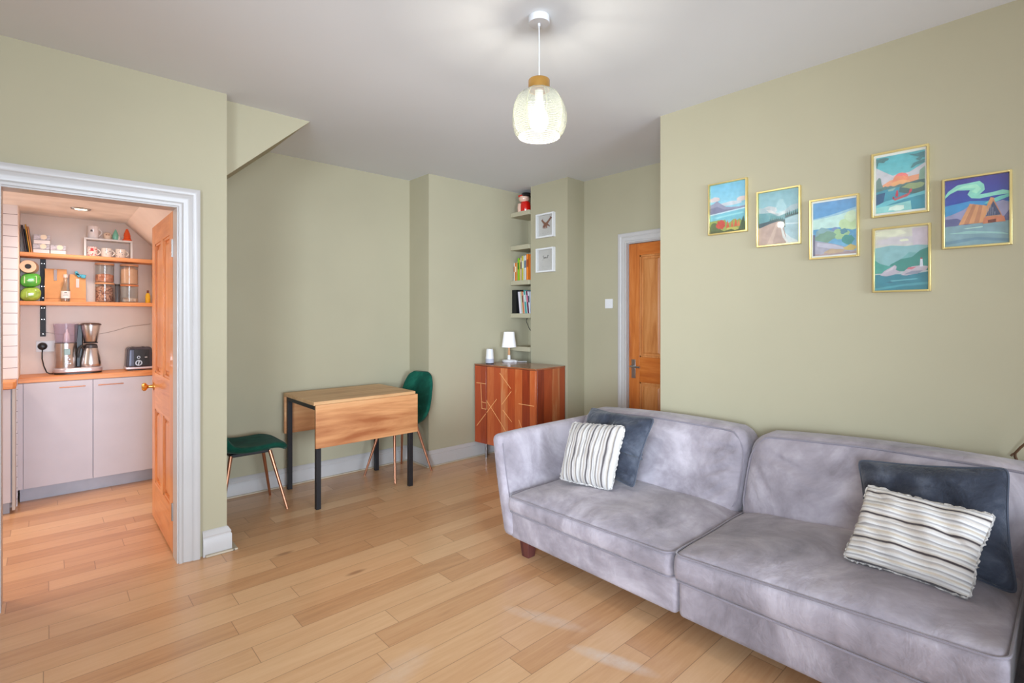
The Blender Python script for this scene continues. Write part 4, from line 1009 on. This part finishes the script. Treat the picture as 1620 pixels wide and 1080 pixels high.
# downlight
dl = thing('recessed_downlight', 'round recessed downlight glowing in the low kitchen ceiling', 'ceiling light', (.188, 4.955, 2.16))
ring = B()
ring.lathe([(.036, 2.1590), (.038, 2.152), (.056, 2.152), (.060, 2.1592)], (.188, 4.955, 0), 36).build('bezel', CHROME, dl)
B().lathe([(0, 2.1535), (.037, 2.1535), (.037, 2.158), (0, 2.158)], (.188, 4.955, 0), 30).build('lens', mat('lit_lens', (255, 240, 220), .4, emit=(255, 226, 190), estr=7), dl)
for i, (x, yy, w_) in enumerate(((.188, 4.955, 9), (-.9, 4.5, 16))):
    s = bpy.data.lights.new('downlight_beam', 'SPOT'); s.energy = w_ * 2.5; s.color = (1, .80, .64); s.spot_size = R(150); s.spot_blend = .8; s.shadow_soft_size = .06
    so = bpy.data.objects.new('downlight_beam', s); COL.objects.link(so); so.location = (x, yy, 2.145)

# base units
WT = .9135
wt = B().box(-.155, .683, 5.15, KY - .001, .876, WT)
o = wt.build('worktop', WORKTOP, None, bevel=.003); tag(o, 'oiled wooden worktop under the coffee machine and toaster', 'worktop', 'kitchen worktops')
o = B().prism([(-1.5, 4.90), (-.170, 4.90), (-.157, 4.913), (-.157, 5.119), (-1.5, 5.119)], 2, .866, WT).build('worktop', WORKTOP, None, bevel=.003)
tag(o, 'oiled wooden worktop in front of the white tiled pier at far left', 'worktop', 'kitchen worktops')
bu = thing('base_cabinet', 'pale grey base cabinet with two doors and copper bar handles below the worktop', 'cabinet', (.26, 5.3, 0), group='kitchen base cabinets')
B().box(-.1545, .68, 5.172, KY - .001, .10, .8755).build('carcass', CAB, bu)
B().box(-.145, .68, 5.215, 5.235, .001, .0995).build('plinth', PLINTH, bu)
for (xa, xb, ha, hb) in ((-.126, .2655, .071, .222), (.2695, .665, .298, .456)):
    d_ = B().box(xa, xb, 5.15, 5.171, .105, .872).build('door', CAB, bu, bevel=.0015)
    B().tube([(ha, 5.128, .829), (hb, 5.128, .829)], .0042, 10).tube([(ha + .012, 5.149, .829), (ha + .012, 5.128, .829)], .0035, 8).tube([(hb - .012, 5.149, .829), (hb - .012, 5.128, .829)], .0035, 8).build('handle', COPPER, d_)
B().box(-.1545, -.128, 5.15, 5.171, .105, .872).build('filler_panel', CAB, bu)
bl = thing('base_cabinet', 'pale grey base cabinet cut by the left edge below the tiled pier', 'cabinet', (-.6, 5.0, 0), group='kitchen base cabinets')
B().box(-1.45, -.178, 4.945, 5.118, .08, .8655).build('carcass', CAB, bl)
B().box(-1.45, -.183, 4.921, 4.944, .085, .862).build('door', CAB, bl, bevel=.0015)
B().box(-.176, -.160, 4.921, 5.118, .03, .8655).build('end_panel', WHITE, bl, bevel=.001)
B().box(-1.45, -.19, 4.97, 4.985, .001, .0795).build('plinth', PLINTH, bl)

# wall shelves and bracket uprights
for zt, lb in ((1.847, 'upper pine kitchen shelf carrying the mugs and boxes'), (1.4795, 'lower pine kitchen shelf carrying the jars and paper bags')):
    o = B().box(-.1485, .683, 5.30, KY - .012, zt - .031, zt).build('wall_shelf', SHELFWOOD, None, bevel=.002); tag(o, lb, 'shelf', 'pine kitchen shelves')
for z0_, z1_, lb, zs in ((1.4805, 1.8155, 'black metal shelf bracket between the two pine shelves', (1.51, 1.60, 1.78)), (1.205, 1.448, 'black metal shelf bracket below the lower pine shelf', (1.225, 1.34, 1.43))):
    br = thing('shelf_bracket', lb, 'bracket', (-.021, KY - .0005, z0_), group='black shelf brackets')
    B().box(-.038, -.004, KY - .011, KY - .0005, z0_, z1_).build('upright', BLACK, br, bevel=.001)
    for z in zs:
        for dx in ((-.028, -.014) if z != zs[0] else (-.021,)):
            B().lathe([(0, KY - .0125), (.003, KY - .0125), (.0032, KY - .0112), (0, KY - .0112)], (dx, 0, z), 10, axis='Y').build('screw', STEEL, br)

# ---- lower shelf
zs = 1.480
ro = thing('paper_roll', 'cream paper roll with a dark core on top of the green packs', 'roll', (-.100, 5.40, zs + .2135))
ro_m = mat('cream_paper', (226, 196, 170), .85)
B().lathe([(.019, 5.325), (.046, 5.325), (.047, 5.33), (.047, 5.435), (.019, 5.435), (.019, 5.325)], (-.104, 0, zs + .2135 + .0475), 36, axis='Y').build('roll', ro_m, ro)
B().lathe([(0, 5.335), (.018, 5.335), (.0185, 5.43), (0, 5.43)], (-.104, 0, zs + .2135 + .0475), 20, axis='Y').build('core', BLACK, ro)
o = B().lathe([(.038, 5.44), (.050, 5.44), (.050, 5.485), (.038, 5.485), (.038, 5.44)], (-.094, 0, zs + .2135 + .051), 30, axis='Y').build('tape_roll', mat('brown_tape', (206, 156, 118), .6)); tag(o, 'brown tape roll standing behind the cream paper roll', 'roll')
def green_pack(lb, z, c, stripe):
    r_ = thing('wrapped_pack', lb, 'packet', (-.09, 5.39, z), group='green wrapped packs on the shelf')
    B().rbox((.058, .075, .052), .042, 14, lambda x, y, q: (x - .0895 + .003 * math.sin(30 * q), y + 5.39, q + z + .0525 + .002 * math.sin(40 * x))).build('wrapper', mat('wrap_%d' % c[0], c, .25, coat=.4, var=.12, vscale=25, bump=.2, bscale=30), r_, angle=80)
    b_ = B()
    for q in stripe: b_.rbox((q[2], .0762, q[3]), .002, 4, lambda x, y, zz, q=q: (x - .0895 + q[0], y + 5.39, zz + z + .0525 + q[1]))
    b_.build('printed_band', mat('pale_green_print', (206, 232, 176), .4), r_)
green_pack('yellow green wrapped pack lying directly on the lower shelf', zs, (160, 196, 84), ((-.022, -.005, .002, .022),))
green_pack('bright green wrapped pack stacked on the yellow green one', zs + .1065, (88, 184, 76), ((-.034, 0, .003, .026), (.032, .004, .003, .026), (.0, -.006, .022, .0025)))
def paper_bag(lb, xa, xb, h, extra):
    cx_ = (xa + xb) / 2; w = xb - xa
    r_ = thing('paper_bag', lb, 'bag', (cx_, 5.42, zs), group='brown paper bags on the shelf')
    KR = mat('kraft_paper', (214, 156, 104), .75, var=.06, bump=.25, bscale=24)
    rings = []
    for t in (0, .02, .15, .35, .55, .75, .92, 1.0):
        dpt = .035 * (1 - .62 * t ** 1.3); ww = w / 2 * (1 - .03 * t)
        rings.append((ww, dpt, t * h))
    b_ = B(); v = []; n = 12
    for (ww, dp, z) in rings:
        for (sx, sy) in ((-1, -1), (-.33, -1.06), (.33, -1.05), (1, -1), (1.0, 0), (1, 1), (.33, 1), (-.33, 1), (-1, 1), (-1, 0)):
            v.append((cx_ + sx * ww + random.uniform(-1, 1) * .0012, 5.42 + sy * dp * (.75 if sx in (1.0, -1) and sy == 0 else 1), zs + .0005 + z))
    k = 10
    fs = [(i * k + j, i * k + (j + 1) % k, (i + 1) * k + (j + 1) % k, (i + 1) * k + j) for i in range(len(rings) - 1) for j in range(k)] + [tuple(reversed(range(k))), tuple(range((len(rings) - 1) * k, len(rings) * k))]
    b_.add(v, fs); b_.build('bag_body', KR, r_, angle=25)
    B().box(cx_ - w * .46, cx_ + w * .46, 5.42 - .0385, 5.42 - .034, zs + .024, zs + .027).build('bottom_fold', mat('kraft_shadow_fold', (196, 138, 88), .8), r_)  # fold strip in a darker kraft colour
    extra(r_, cx_, w)
def ex1(r_, cx_, w): B().box(cx_ - .012, cx_ + .006, 5.393, 5.3935 + .004, zs + .165, zs + .250).build('window_strip', mat('brown_window_film', (128, 96, 78), .3), r_)
def ex2(r_, cx_, w):
    B().box(cx_ - .012, cx_ + .008, 5.389, 5.394, zs + .115, zs + .185).build('paper_label', mat('pink_label', (236, 204, 200), .6), r_)
    TE = mat('teal_plastic', (20, 150, 176), .35)
    B().obox((cx_ + .012, 5.395, zs + .214), (.062, .018, .016), (0, .45, 0)).obox((cx_ - .002, 5.394, zs + .222), (.018, .016, .05), (0, -.5, 0)).obox((cx_ + .034, 5.394, zs + .206), (.03, .02, .028), (0, .2, 0)).build('bag_clip', TE, r_, bevel=.003)
paper_bag('brown paper bag with a dark vertical strip behind the glass bottle', -.012, .120, .256, ex1)
paper_bag('brown paper bag closed with a teal clip', .136, .236, .220, ex2)
bt = thing('glass_bottle', 'small clear glass bottle with white label in front of the paper bags', 'bottle', (.110, 5.338, zs))
B().lathe([(0, .001), (.026, .001), (.0285, .006), (.0285, .085), (.026, .102), (.015, .135), (.0125, .15), (.0125, .188), (.0115, .188), (.0115, .15), (.014, .134), (.0245, .10), (.027, .085), (.027, .006), (0, .004)], (.110, 5.338, zs), 32).build('bottle_body', JAR, bt)
B().lathe([(0, .212), (.0135, .212), (.015, .208), (.015, .188), (0, .188)], (.110, 5.338, zs), 24).build('cap', mat('pale_pink_cap', (236, 204, 196), .4), bt)
B().lathe([(.0292, .026), (.0292, .082), (.0288, .082), (.0288, .026)], (.110, 5.338, zs), 32).build('label', mat('white_label', (236, 232, 230), .6), bt)
B().box(.094, .126, 5.3078, 5.3084, zs + .044, zs + .046).box(.098, .122, 5.3078, 5.3084, zs + .056, zs + .0585).box(.102, .118, 5.3078, 5.3084, zs + .066, zs + .072).build('label_print', mat('grey_ink', (130, 124, 124), .7), bt)
def canister(lb, cx_, z, r, h, fill_c, fill_h, lid_c, fy=5.395):
    r_ = thing('storage_jar', lb, 'jar', (cx_, fy, z), group='clear storage jars on the kitchen shelf')
    B().lathe([(0, .0015), (r - .001, .0015), (r, .004), (r, h - .014), (r - .0022, h - .014), (r - .0022, .005), (0, .005)], (cx_, fy, z), 40).build('jar_body', JAR, r_)
    if fill_h:
        t = NT('fill_%s' % (lb[:10])); t.set(rough=.9)
        vo = t.n('TexVoronoi'); vo.inputs['Scale'].default_value = fill_c[2]; t.l(t.coord(), vo.inputs['Vector'])
        sep = t.n('SeparateColor'); t.l(vo.outputs['Color'], sep.inputs[0])
        t.base(t.ramp(sep.outputs[0], [(.2, fill_c[0]), (.8, fill_c[1])])); t.bump(vo.outputs['Distance'], .6, .006)
        B().lathe([(0, .006), (r - .0035, .006), (r - .0035, fill_h * .86), (r * .5, fill_h), (0, fill_h * .95)], (cx_, fy, z), 32).build('contents', t.m, r_)
    B().lathe([(0, h), (r + .001, h), (r + .002, h - .003), (r + .002, h - .0135), (0, h - .0135)], (cx_, fy, z), 36).build('lid', mat('lid_%d' % lid_c[0], lid_c, .35), r_)
canister('clear jar of mixed brown pellets, lower left of the stacked jars', .355, zs + .0005, .062, .160, ((120, 62, 46), (210, 150, 118), 110), .140, (206, 150, 110))
canister('clear jar half full of brown pellets, upper left of the stacked jars', .355, zs + .1615, .062, .158, ((176, 96, 62), (216, 146, 108), 90), .072, (206, 196, 190))
canister('clear jar nearly empty with loose white bits, lower right of the stacked jars', .518, zs + .0005, .062, .150, ((196, 168, 150), (232, 220, 208), 60), .040, (196, 120, 72))
canister('clear jar full of fine oat flakes, upper right of the stacked jars', .518, zs + .1515, .062, .168, ((222, 166, 128), (236, 188, 150), 260), .146, (206, 150, 112))
cy_ = thing('dark_canister', 'slim dark grey cylinder standing between the stacked jars', 'canister', (.434, 5.328, zs))
B().lathe([(0, .0008), (.018, .0008), (.018, .13), (.0175, .132), (0, .132)], (.434, 5.328, zs), 28).build('canister_body', mat('dark_grey_tin', (62, 62, 68), .35), cy_)
B().lathe([(0, .1325), (.0185, .1325), (.0185, .146), (.016, .150), (0, .150)], (.434, 5.328, zs), 28).build('lid', DARKPL, cy_)
yb_ = thing('oil_bottle', 'small yellow bottle with a brown cap by the door edge', 'bottle', (.648, 5.40, zs))
B().lathe([(0, .001), (.017, .001), (.018, .004), (.018, .06), (.012, .078), (.008, .084), (0, .084)], (.648, 5.40, zs), 24).build('bottle_body', mat('yellow_liquid', (232, 186, 40), .2), yb_)
B().lathe([(0, .0845), (.008, .0845), (.008, .108), (0, .108)], (.648, 5.40, zs), 16).build('cap', mat('brown_cap', (120, 62, 40), .5), yb_)

# ---- upper shelf
zu = 1.8475
G3 = 'books leaning at the left end of the upper kitchen shelf'
def kbook(lb, x, w, h, c, lean, d=.13):
    r_ = thing('cookery_book', lb, 'book', (x, 5.40, zu), group=G3)
    def bx(b_, x0, x1, y0, y1, z0_, z1_):
        n0 = len(b_.v); b_.box(x0, x1, y0, y1, z0_, z1_); b_.v[n0:] = [(p[0] - (p[2] - zu) * math.tan(lean), p[1], p[2]) for p in b_.v[n0:]]; return b_
    b_ = bx(B(), x, x + w, 5.345, 5.348, zu + .0005, zu + h); bx(b_, x, x + .002, 5.345, 5.345 + d, zu + .0005, zu + h); bx(b_, x + w - .002, x + w, 5.345, 5.345 + d, zu + .0005, zu + h)
    b_.build('cover', mat('kcover_%d' % c[0], c, .5), r_)
    bx(B(), x + .002, x + w - .002, 5.348, 5.345 + d - .003, zu + .0015, zu + h - .002).build('pages', mat('book_pages', (232, 224, 206), .8), r_)
kbook('dark brown book leaning against the pier at the left end', -.120, .012, .205, (58, 34, 34), R(7)); kbook('black slim book second at the left end', -.1070, .008, .175, (24, 20, 26), R(7))
kbook('yellow book between the dark books and the tan one', -.0980, .009, .212, (236, 176, 50), R(7)); kbook('tan book with a pink cover patch, right of the yellow one', -.0880, .0115, .196, (206, 140, 84), R(7))
def card_box(lb, xa, xb, z):
    r_ = thing('patterned_box', lb, 'box', ((xa + xb) / 2, 5.40, z), group='small patterned boxes on the upper kitchen shelf')
    h = .0355 * 2
    B().box(xa, xb, 5.345, 5.455, z + .0005, z + .030).build('box_base', mat('white_card', (232, 228, 230), .6), r_, bevel=.001)
    B().box(xa - .001, xb + .001, 5.344, 5.456, z + .0325, z + .070).build('lid', mat('silver_grey_card', (188, 186, 196), .5, var=.15, vscale=60), r_, bevel=.001)
    B().box(xa, xb, 5.346, 5.454, z + .0302, z + .0323).build('shadow_gap', DARKPL, r_)  # thin black line between base and lid
    cx_ = (xa + xb) / 2 + .01
    B().lathe([(0, 5.3425), (.019, 5.3425), (.019, 5.3438), (0, 5.3438)], (cx_, 0, z + .054), 20, axis='Y').build('oval_label', mat('cream_label', (240, 228, 206), .6), r_)
    return r_
card_box('grey patterned box with cream label, bottom of the left stack', -.076, .017, zu); card_box('grey patterned box with cream label, on top of the left stack', -.073, .020, zu + .0715)
card_box('grey patterned box with cream label standing alone right of the stack', .022, .112, zu)
rs = thing('mug_riser', 'small white open shelf riser holding three mugs on the upper kitchen shelf', 'rack', (.38, 5.40, zu))
B().box(.222, .537, 5.345, 5.455, zu + .136, zu + .150).build('riser_top', WHITEPL, rs, bevel=.001)
for xa in (.222, .523): B().box(xa, xa + .014, 5.345, 5.455, zu + .0005, zu + .1355).build('riser_side', WHITEPL, rs, bevel=.001)
def mug(lb, cx_, z, r, h, c, deco=None, handle=True, fy=5.39):
    r_ = thing('mug', lb, 'mug', (cx_, fy, z), group='mugs on the upper kitchen shelf')
    CM = mat('glaze_%d_%d' % (c[0], c[2]), c, .2, coat=.4, var=.01)
    B().lathe([(0, .0008), (r * .9, .0008), (r, .006), (r, h), (r - .0035, h), (r - .004, .007), (0, .007)], (cx_, fy, z), 36).build('cup', CM, r_, angle=50)
    if handle: B().tube([(cx_ + r - .002 + .020 * math.sin(PI * i / 10), fy - .006, z + h * (.82 - .62 * i / 10)) for i in range(11)], .0048, 8).build('handle', CM, r_)
    if deco: deco(r_, cx_, fy, z, r, h)
def on_face(b_, cx_, fy, z, r, a0, a1, z0_, z1_):
    """patch wrapped on the mug wall between angles (deg, -90 = towards the room)"""
    n = 6; v = []
    for i in range(n + 1):
        a = R(a0 + (a1 - a0) * i / n); 
        for zz_ in (z0_, z1_): v.append((cx_ + (r + .0004) * math.cos(a), fy + (r + .0004) * math.sin(a), z + zz_))
    b_.add(v, [(2 * i, 2 * i + 2, 2 * i + 3, 2 * i + 1) for i in range(n)])
def dot(r_, cx_, fy, z, r, h):
    b_ = B(); on_face(b_, cx_, fy, z, r, -122, -96, h * .52, h * .62); on_face(b_, cx_, fy, z, r, -118, -104, h * .60, h * .70); b_.build('printed_motif', mat('slate_print', (90, 90, 104), .5), r_)
def reddeco(r_, cx_, fy, z, r, h):
    b_ = B(); rr = random.Random(4)
    for i in range(20):
        a = -155 + rr.random() * 120; q = rr.random() * .85; on_face(b_, cx_, fy, z, r, a, a + 8, h * q, h * (q + .09))
    on_face(b_, cx_, fy, z, r, -108, -78, h * .55, h * .85); on_face(b_, cx_, fy, z, r, -165, -20, h * .93, h * .98)
    b_.build('printed_pattern', mat('red_print', (206, 52, 54), .5), r_)
def greydeco(seed):
    def f(r_, cx_, fy, z, r, h):
        b_ = B(); rr = random.Random(seed)
        for i in range(11):
            a = -150 + rr.random() * 110; q = rr.random() * .8; on_face(b_, cx_, fy, z, r, a, a + 6 + 6 * rr.random(), h * q, h * (q + .05 + .05 * rr.random()))
        b_.build('printed_pattern', mat('grey_blue_print', (140, 140, 152), .5), r_)
    return f
ztop = zu + .1505
mug('tall plain white mug with a small dark motif, on the white riser', .281, ztop, .036, .098, (234, 230, 232), dot)
mug('red patterned white mug inside the riser, leftmost of three', .2735, zu, .035, .080, (236, 226, 220), reddeco, fy=5.385)
mug('cream mug with faint grey pattern inside the riser, middle of three', .366, zu, .035, .076, (236, 230, 222), greydeco(2), fy=5.385)
mug('cream mug with dark dabs near its foot inside the riser, rightmost of three', .4585, zu, .035, .076, (238, 228, 216), greydeco(8), fy=5.385)
eg = thing('owl_cup', 'tiny cream cup on the white riser beside the tall mug', 'cup', (.372, 5.385, ztop))
B().lathe([(0, .0008), (.020, .0008), (.027, .02), (.027, .040), (.018, .054), (.010, .057), (0, .057)], (.372, 5.385, ztop), 28).build('cup_body', mat('cream_stoneware', (226, 206, 186), .5), eg)
B().lathe([(0, 5.355), (.006, 5.355), (.006, 5.359), (0, 5.359)], (.364, 0, ztop + .036), 12, axis='Y').lathe([(0, 5.355), (.006, 5.355), (.006, 5.359), (0, 5.359)], (.380, 0, ztop + .036), 12, axis='Y').build('dots', mat('tan_dot', (176, 140, 116), .6), eg)
gn = thing('ceramic_figurine', 'small mint green pointed ceramic figurine on the white riser', 'figurine', (.430, 5.385, ztop), group='pointed figurines on the riser')
TM = mat('mint_glaze', (120, 196, 176), .3, coat=.3)
B().lathe([(0, .0008), (.018, .0008), (.024, .018), (.022, .04), (.014, .062), (.006, .082), (0, .092)], (.426, 5.385, ztop), 24).build('figure_body', TM, gn)
B().lathe([(0, 0), (.010, .004), (.012, .02), (.008, .034), (0, .04)], (.447, 5.380, ztop), 16).build('figure_arm', mat('white_glaze', (226, 226, 220), .3), gn)
og = thing('ceramic_figurine', 'orange pointed knobbly figurine at the right end of the white riser', 'figurine', (.502, 5.385, ztop), group='pointed figurines on the riser')
OR_ = mat('orange_glaze', (232, 92, 34), .4, var=.1)
B().lathe([(0, .0008), (.032, .0008), (.034, .008), (.024, .018), (.022, .045), (.020, .062), (.014, .08), (.008, .098), (0, .104)], (.502, 5.385, ztop), 24, mod=lambda a, z: 1 + .07 * math.sin(5 * a + z * 160)).build('figure_body', OR_, og)
B().tube([(.482, 5.372, ztop + .045), (.490, 5.360, ztop + .03), (.502, 5.358, ztop + .024), (.514, 5.360, ztop + .03), (.522, 5.372, ztop + .045)], .005, 8).build('figure_arm', OR_, og)

# ---- coffee machine
cm_ = thing('coffee_machine', 'steel filter coffee machine with frosted water tank and thermal jug', 'coffee machine', (.185, 5.34, WT))
zc = WT + .0005
def rr_base(x0, x1, y0, y1, z0_, z1_, r, b_=None):
    b_ = b_ or B(); q = []
    for (cx_, cy2, a0) in ((x0 + r, y0 + r, 180), (x1 - r, y0 + r, 270), (x1 - r, y1 - r, 0), (x0 + r, y1 - r, 90)):
        for a in range(0, 91, 10): q.append((cx_ + r * math.cos(R(a0 + a)), cy2 + r * math.sin(R(a0 + a))))
    return b_.prism(q, 2, z0_, z1_)
rr_base(.040, .332, 5.245, 5.415, zc, zc + .012, .08).build('foot_pad', DARKPL, cm_)
rr_base(.034, .338, 5.240, 5.420, zc + .012, zc + .048, .085).build('base', mat('silver_enamel', (206, 200, 208), .3, .5), cm_, bevel=.010, seg=4)
B().lathe([(0, .048), (.066, .048), (.0665, .05), (.0665, .240), (0, .240)], (.113, 5.335, zc), 48).build('housing', STEEL, cm_)
B().lathe([(.064, .2435), (.066, .26), (.070, .31), (.076, .385), (.0775, .392), (.075, .392), (.068, .31), (.064, .262), (.062, .2435)], (.113, 5.335, zc), 48).build('water_tank', SMOKE, cm_)
B().lathe([(0, .2405), (.067, .2405), (.067, .2432), (0, .2432)], (.113, 5.335, zc), 40).build('tank_seal', DARKPL, cm_)
B().lathe([(0, .244), (.020, .244), (.021, .25), (.017, .31), (.007, .325), (.005, .352), (0, .352)], (.118, 5.325, zc), 24).build('tank_tube', mat('milky_plastic', (226, 206, 204), .4), cm_)
B().box(.100, .138, 5.2655, 5.2705, zc + .150, zc + .198).build('display', mat('green_lcd', (112, 140, 130), .3), cm_, bevel=.003)
bb = B()
for (dx, dz) in ((.122, .130), (.132, .116), (.122, .098), (.122, .083), (.136, .083), (.112, .083)):
    bb.lathe([(0, 5.2665), (.0055, 5.2665), (.006, 5.2715), (0, 5.2715)], (dx, 0, zc + dz), 14, axis='Y')
bb.build('buttons', mat('button_metal', (120, 112, 110), .3, .8), cm_)
B().box(.165, .215, 5.345, 5.405, zc + .048, zc + .385).build('column', DARKPL, cm_, bevel=.006)
B().lathe([(0, .245), (.040, .245), (.044, .250), (.0605, .375), (.0605, .378), (0, .378)], (.262, 5.325, zc), 44).build('filter_basket', STEEL, cm_)
B().lathe([(0, .3785), (.068, .3785), (.069, .385), (.066, .390), (.05, .397), (0, .399)], (.262, 5.325, zc), 44).build('basket_lid', mat('dark_steel', (120, 110, 110), .25, .9), cm_)
B().lathe([(0, .236), (.046, .236), (.047, .244), (0, .2445)], (.262, 5.325, zc), 36).build('drip_ring', DARKPL, cm_)
jg = B().lathe([(0, .049), (.060, .049), (.066, .056), (.067, .075), (.060, .130), (.048, .185), (.045, .196), (0, .196)], (.262, 5.325, zc), 44); jg.build('jug', STEEL, cm_)
B().lathe([(0, .1965), (.045, .1965), (.046, .20), (.042, .222), (.03, .229), (0, .231)], (.262, 5.325, zc), 40).build('jug_lid', mat('charcoal_plastic', (66, 60, 62), .4), cm_)
B().tube([(.228, 5.300, zc + .218), (.206, 5.288, zc + .214), (.190, 5.280, zc + .195), (.184, 5.277, zc + .16), (.183, 5.277, zc + .125)], [.009, .010, .010, .009, .008], 10).build('jug_handle', DARKPL, cm_)

# toaster
ts = thing('toaster', 'dark grey toaster with dial and lever beside the open door', 'toaster', (.575, 5.36, WT))
def tdf(x, y, z): 
    k = 1 - .10 * (z + .088) / .176; return (x * k + .580, y * k + 5.36, z + zc + .104)
DG = mat('gunmetal_enamel', (70, 70, 82), .3, .4)
B().rbox((.094, .085, .088), .022, 10, tdf).build('body', DG, ts, angle=70)
B().rbox((.097, .088, .010), .006, 6, lambda x, y, z: (x + .580, y + 5.36, z + zc + .019)).build('base_trim', mat('silver_enamel', (206, 200, 208), .3, .5), ts)
B().box(.50, .66, 5.29, 5.43, zc, zc + .0085).build('foot', DARKPL, ts)
B().obox((.592, 5.2785, zc + .105), (.105, .008, .135), (.10 * -1, 0, 0)).build('control_panel', DARKPL, ts, bevel=.002)
B().lathe([(.016, 5.262), (.024, 5.262), (.024, 5.275), (.016, 5.275), (.016, 5.262)], (.570, 0, zc + .062), 28, axis='Y').obox((.570, 5.266, zc + .062), (.008, .010, .036), (0, .2, 0)).build('dial', CHROME, ts)
B().lathe([(.007, 5.268), (.012, 5.268), (.012, 5.277), (.007, 5.277), (.007, 5.268)], (.570, 0, zc + .108), 22, axis='Y').build('button_ring', CHROME, ts)
B().box(.617, .6205, 5.268, 5.272, zc + .055, zc + .145).build('lever_slot', BLACK, ts)
B().obox((.6185, 5.262, zc + .108), (.018, .016, .010)).build('lever', CHROME, ts, bevel=.002)
B().box(.53, .545, 5.31, 5.41, zc + .1905, zc + .1935).box(.60, .615, 5.31, 5.41, zc + .1905, zc + .1935).build('slot', BLACK, ts)

# socket, plug and cables
sk_ = thing('wall_socket', 'cream double wall socket on the kitchen wall left of the coffee machine', 'socket', (-.008, KY - .0005, 1.083))
B().box(-.062, .085, KY - .009, KY - .0005, 1.083, 1.170).build('face_plate', WHITEPL, sk_, bevel=.002)
B().box(.030, .040, KY - .0115, KY - .0095, 1.128, 1.142).build('socket_switch', WHITEPL, sk_)
pg = thing('power_plug', 'round black plug in the wall socket with its cable trailing to the worktop', 'plug', (-.024, KY - .0095, 1.128))
B().lathe([(0, KY - .046), (.018, KY - .046), (.026, KY - .040), (.030, KY - .012), (.030, KY - .0095), (0, KY - .0095)], (-.024, 0, 1.128), 28, axis='Y').build('plug_body', DARKPL, pg)
B().tube([(-.024, KY - .030, 1.100), (-.026, KY - .034, 1.07), (-.026, KY - .04, 1.03), (-.016, KY - .07, .975), (.0, KY - .12, .930), (.018, KY - .17, .921), (.036, KY - .185, .921)], .0042, 10).build('cable', DARKPL, pg)
o = B().tube([(-.03 + .7 * i / 20, KY - .004, 1.245 - .045 * math.sin(PI * min(1, i / 16)) + .05 * (i / 20) ** 2) for i in range(21)] + [(.68, KY - .004, 1.30)], .0018, 6).build('wall_cable', mat('grey_cable', (170, 150, 140), .6))
tag(o, 'thin grey cable drooping along the kitchen wall behind the coffee machine', 'cable')
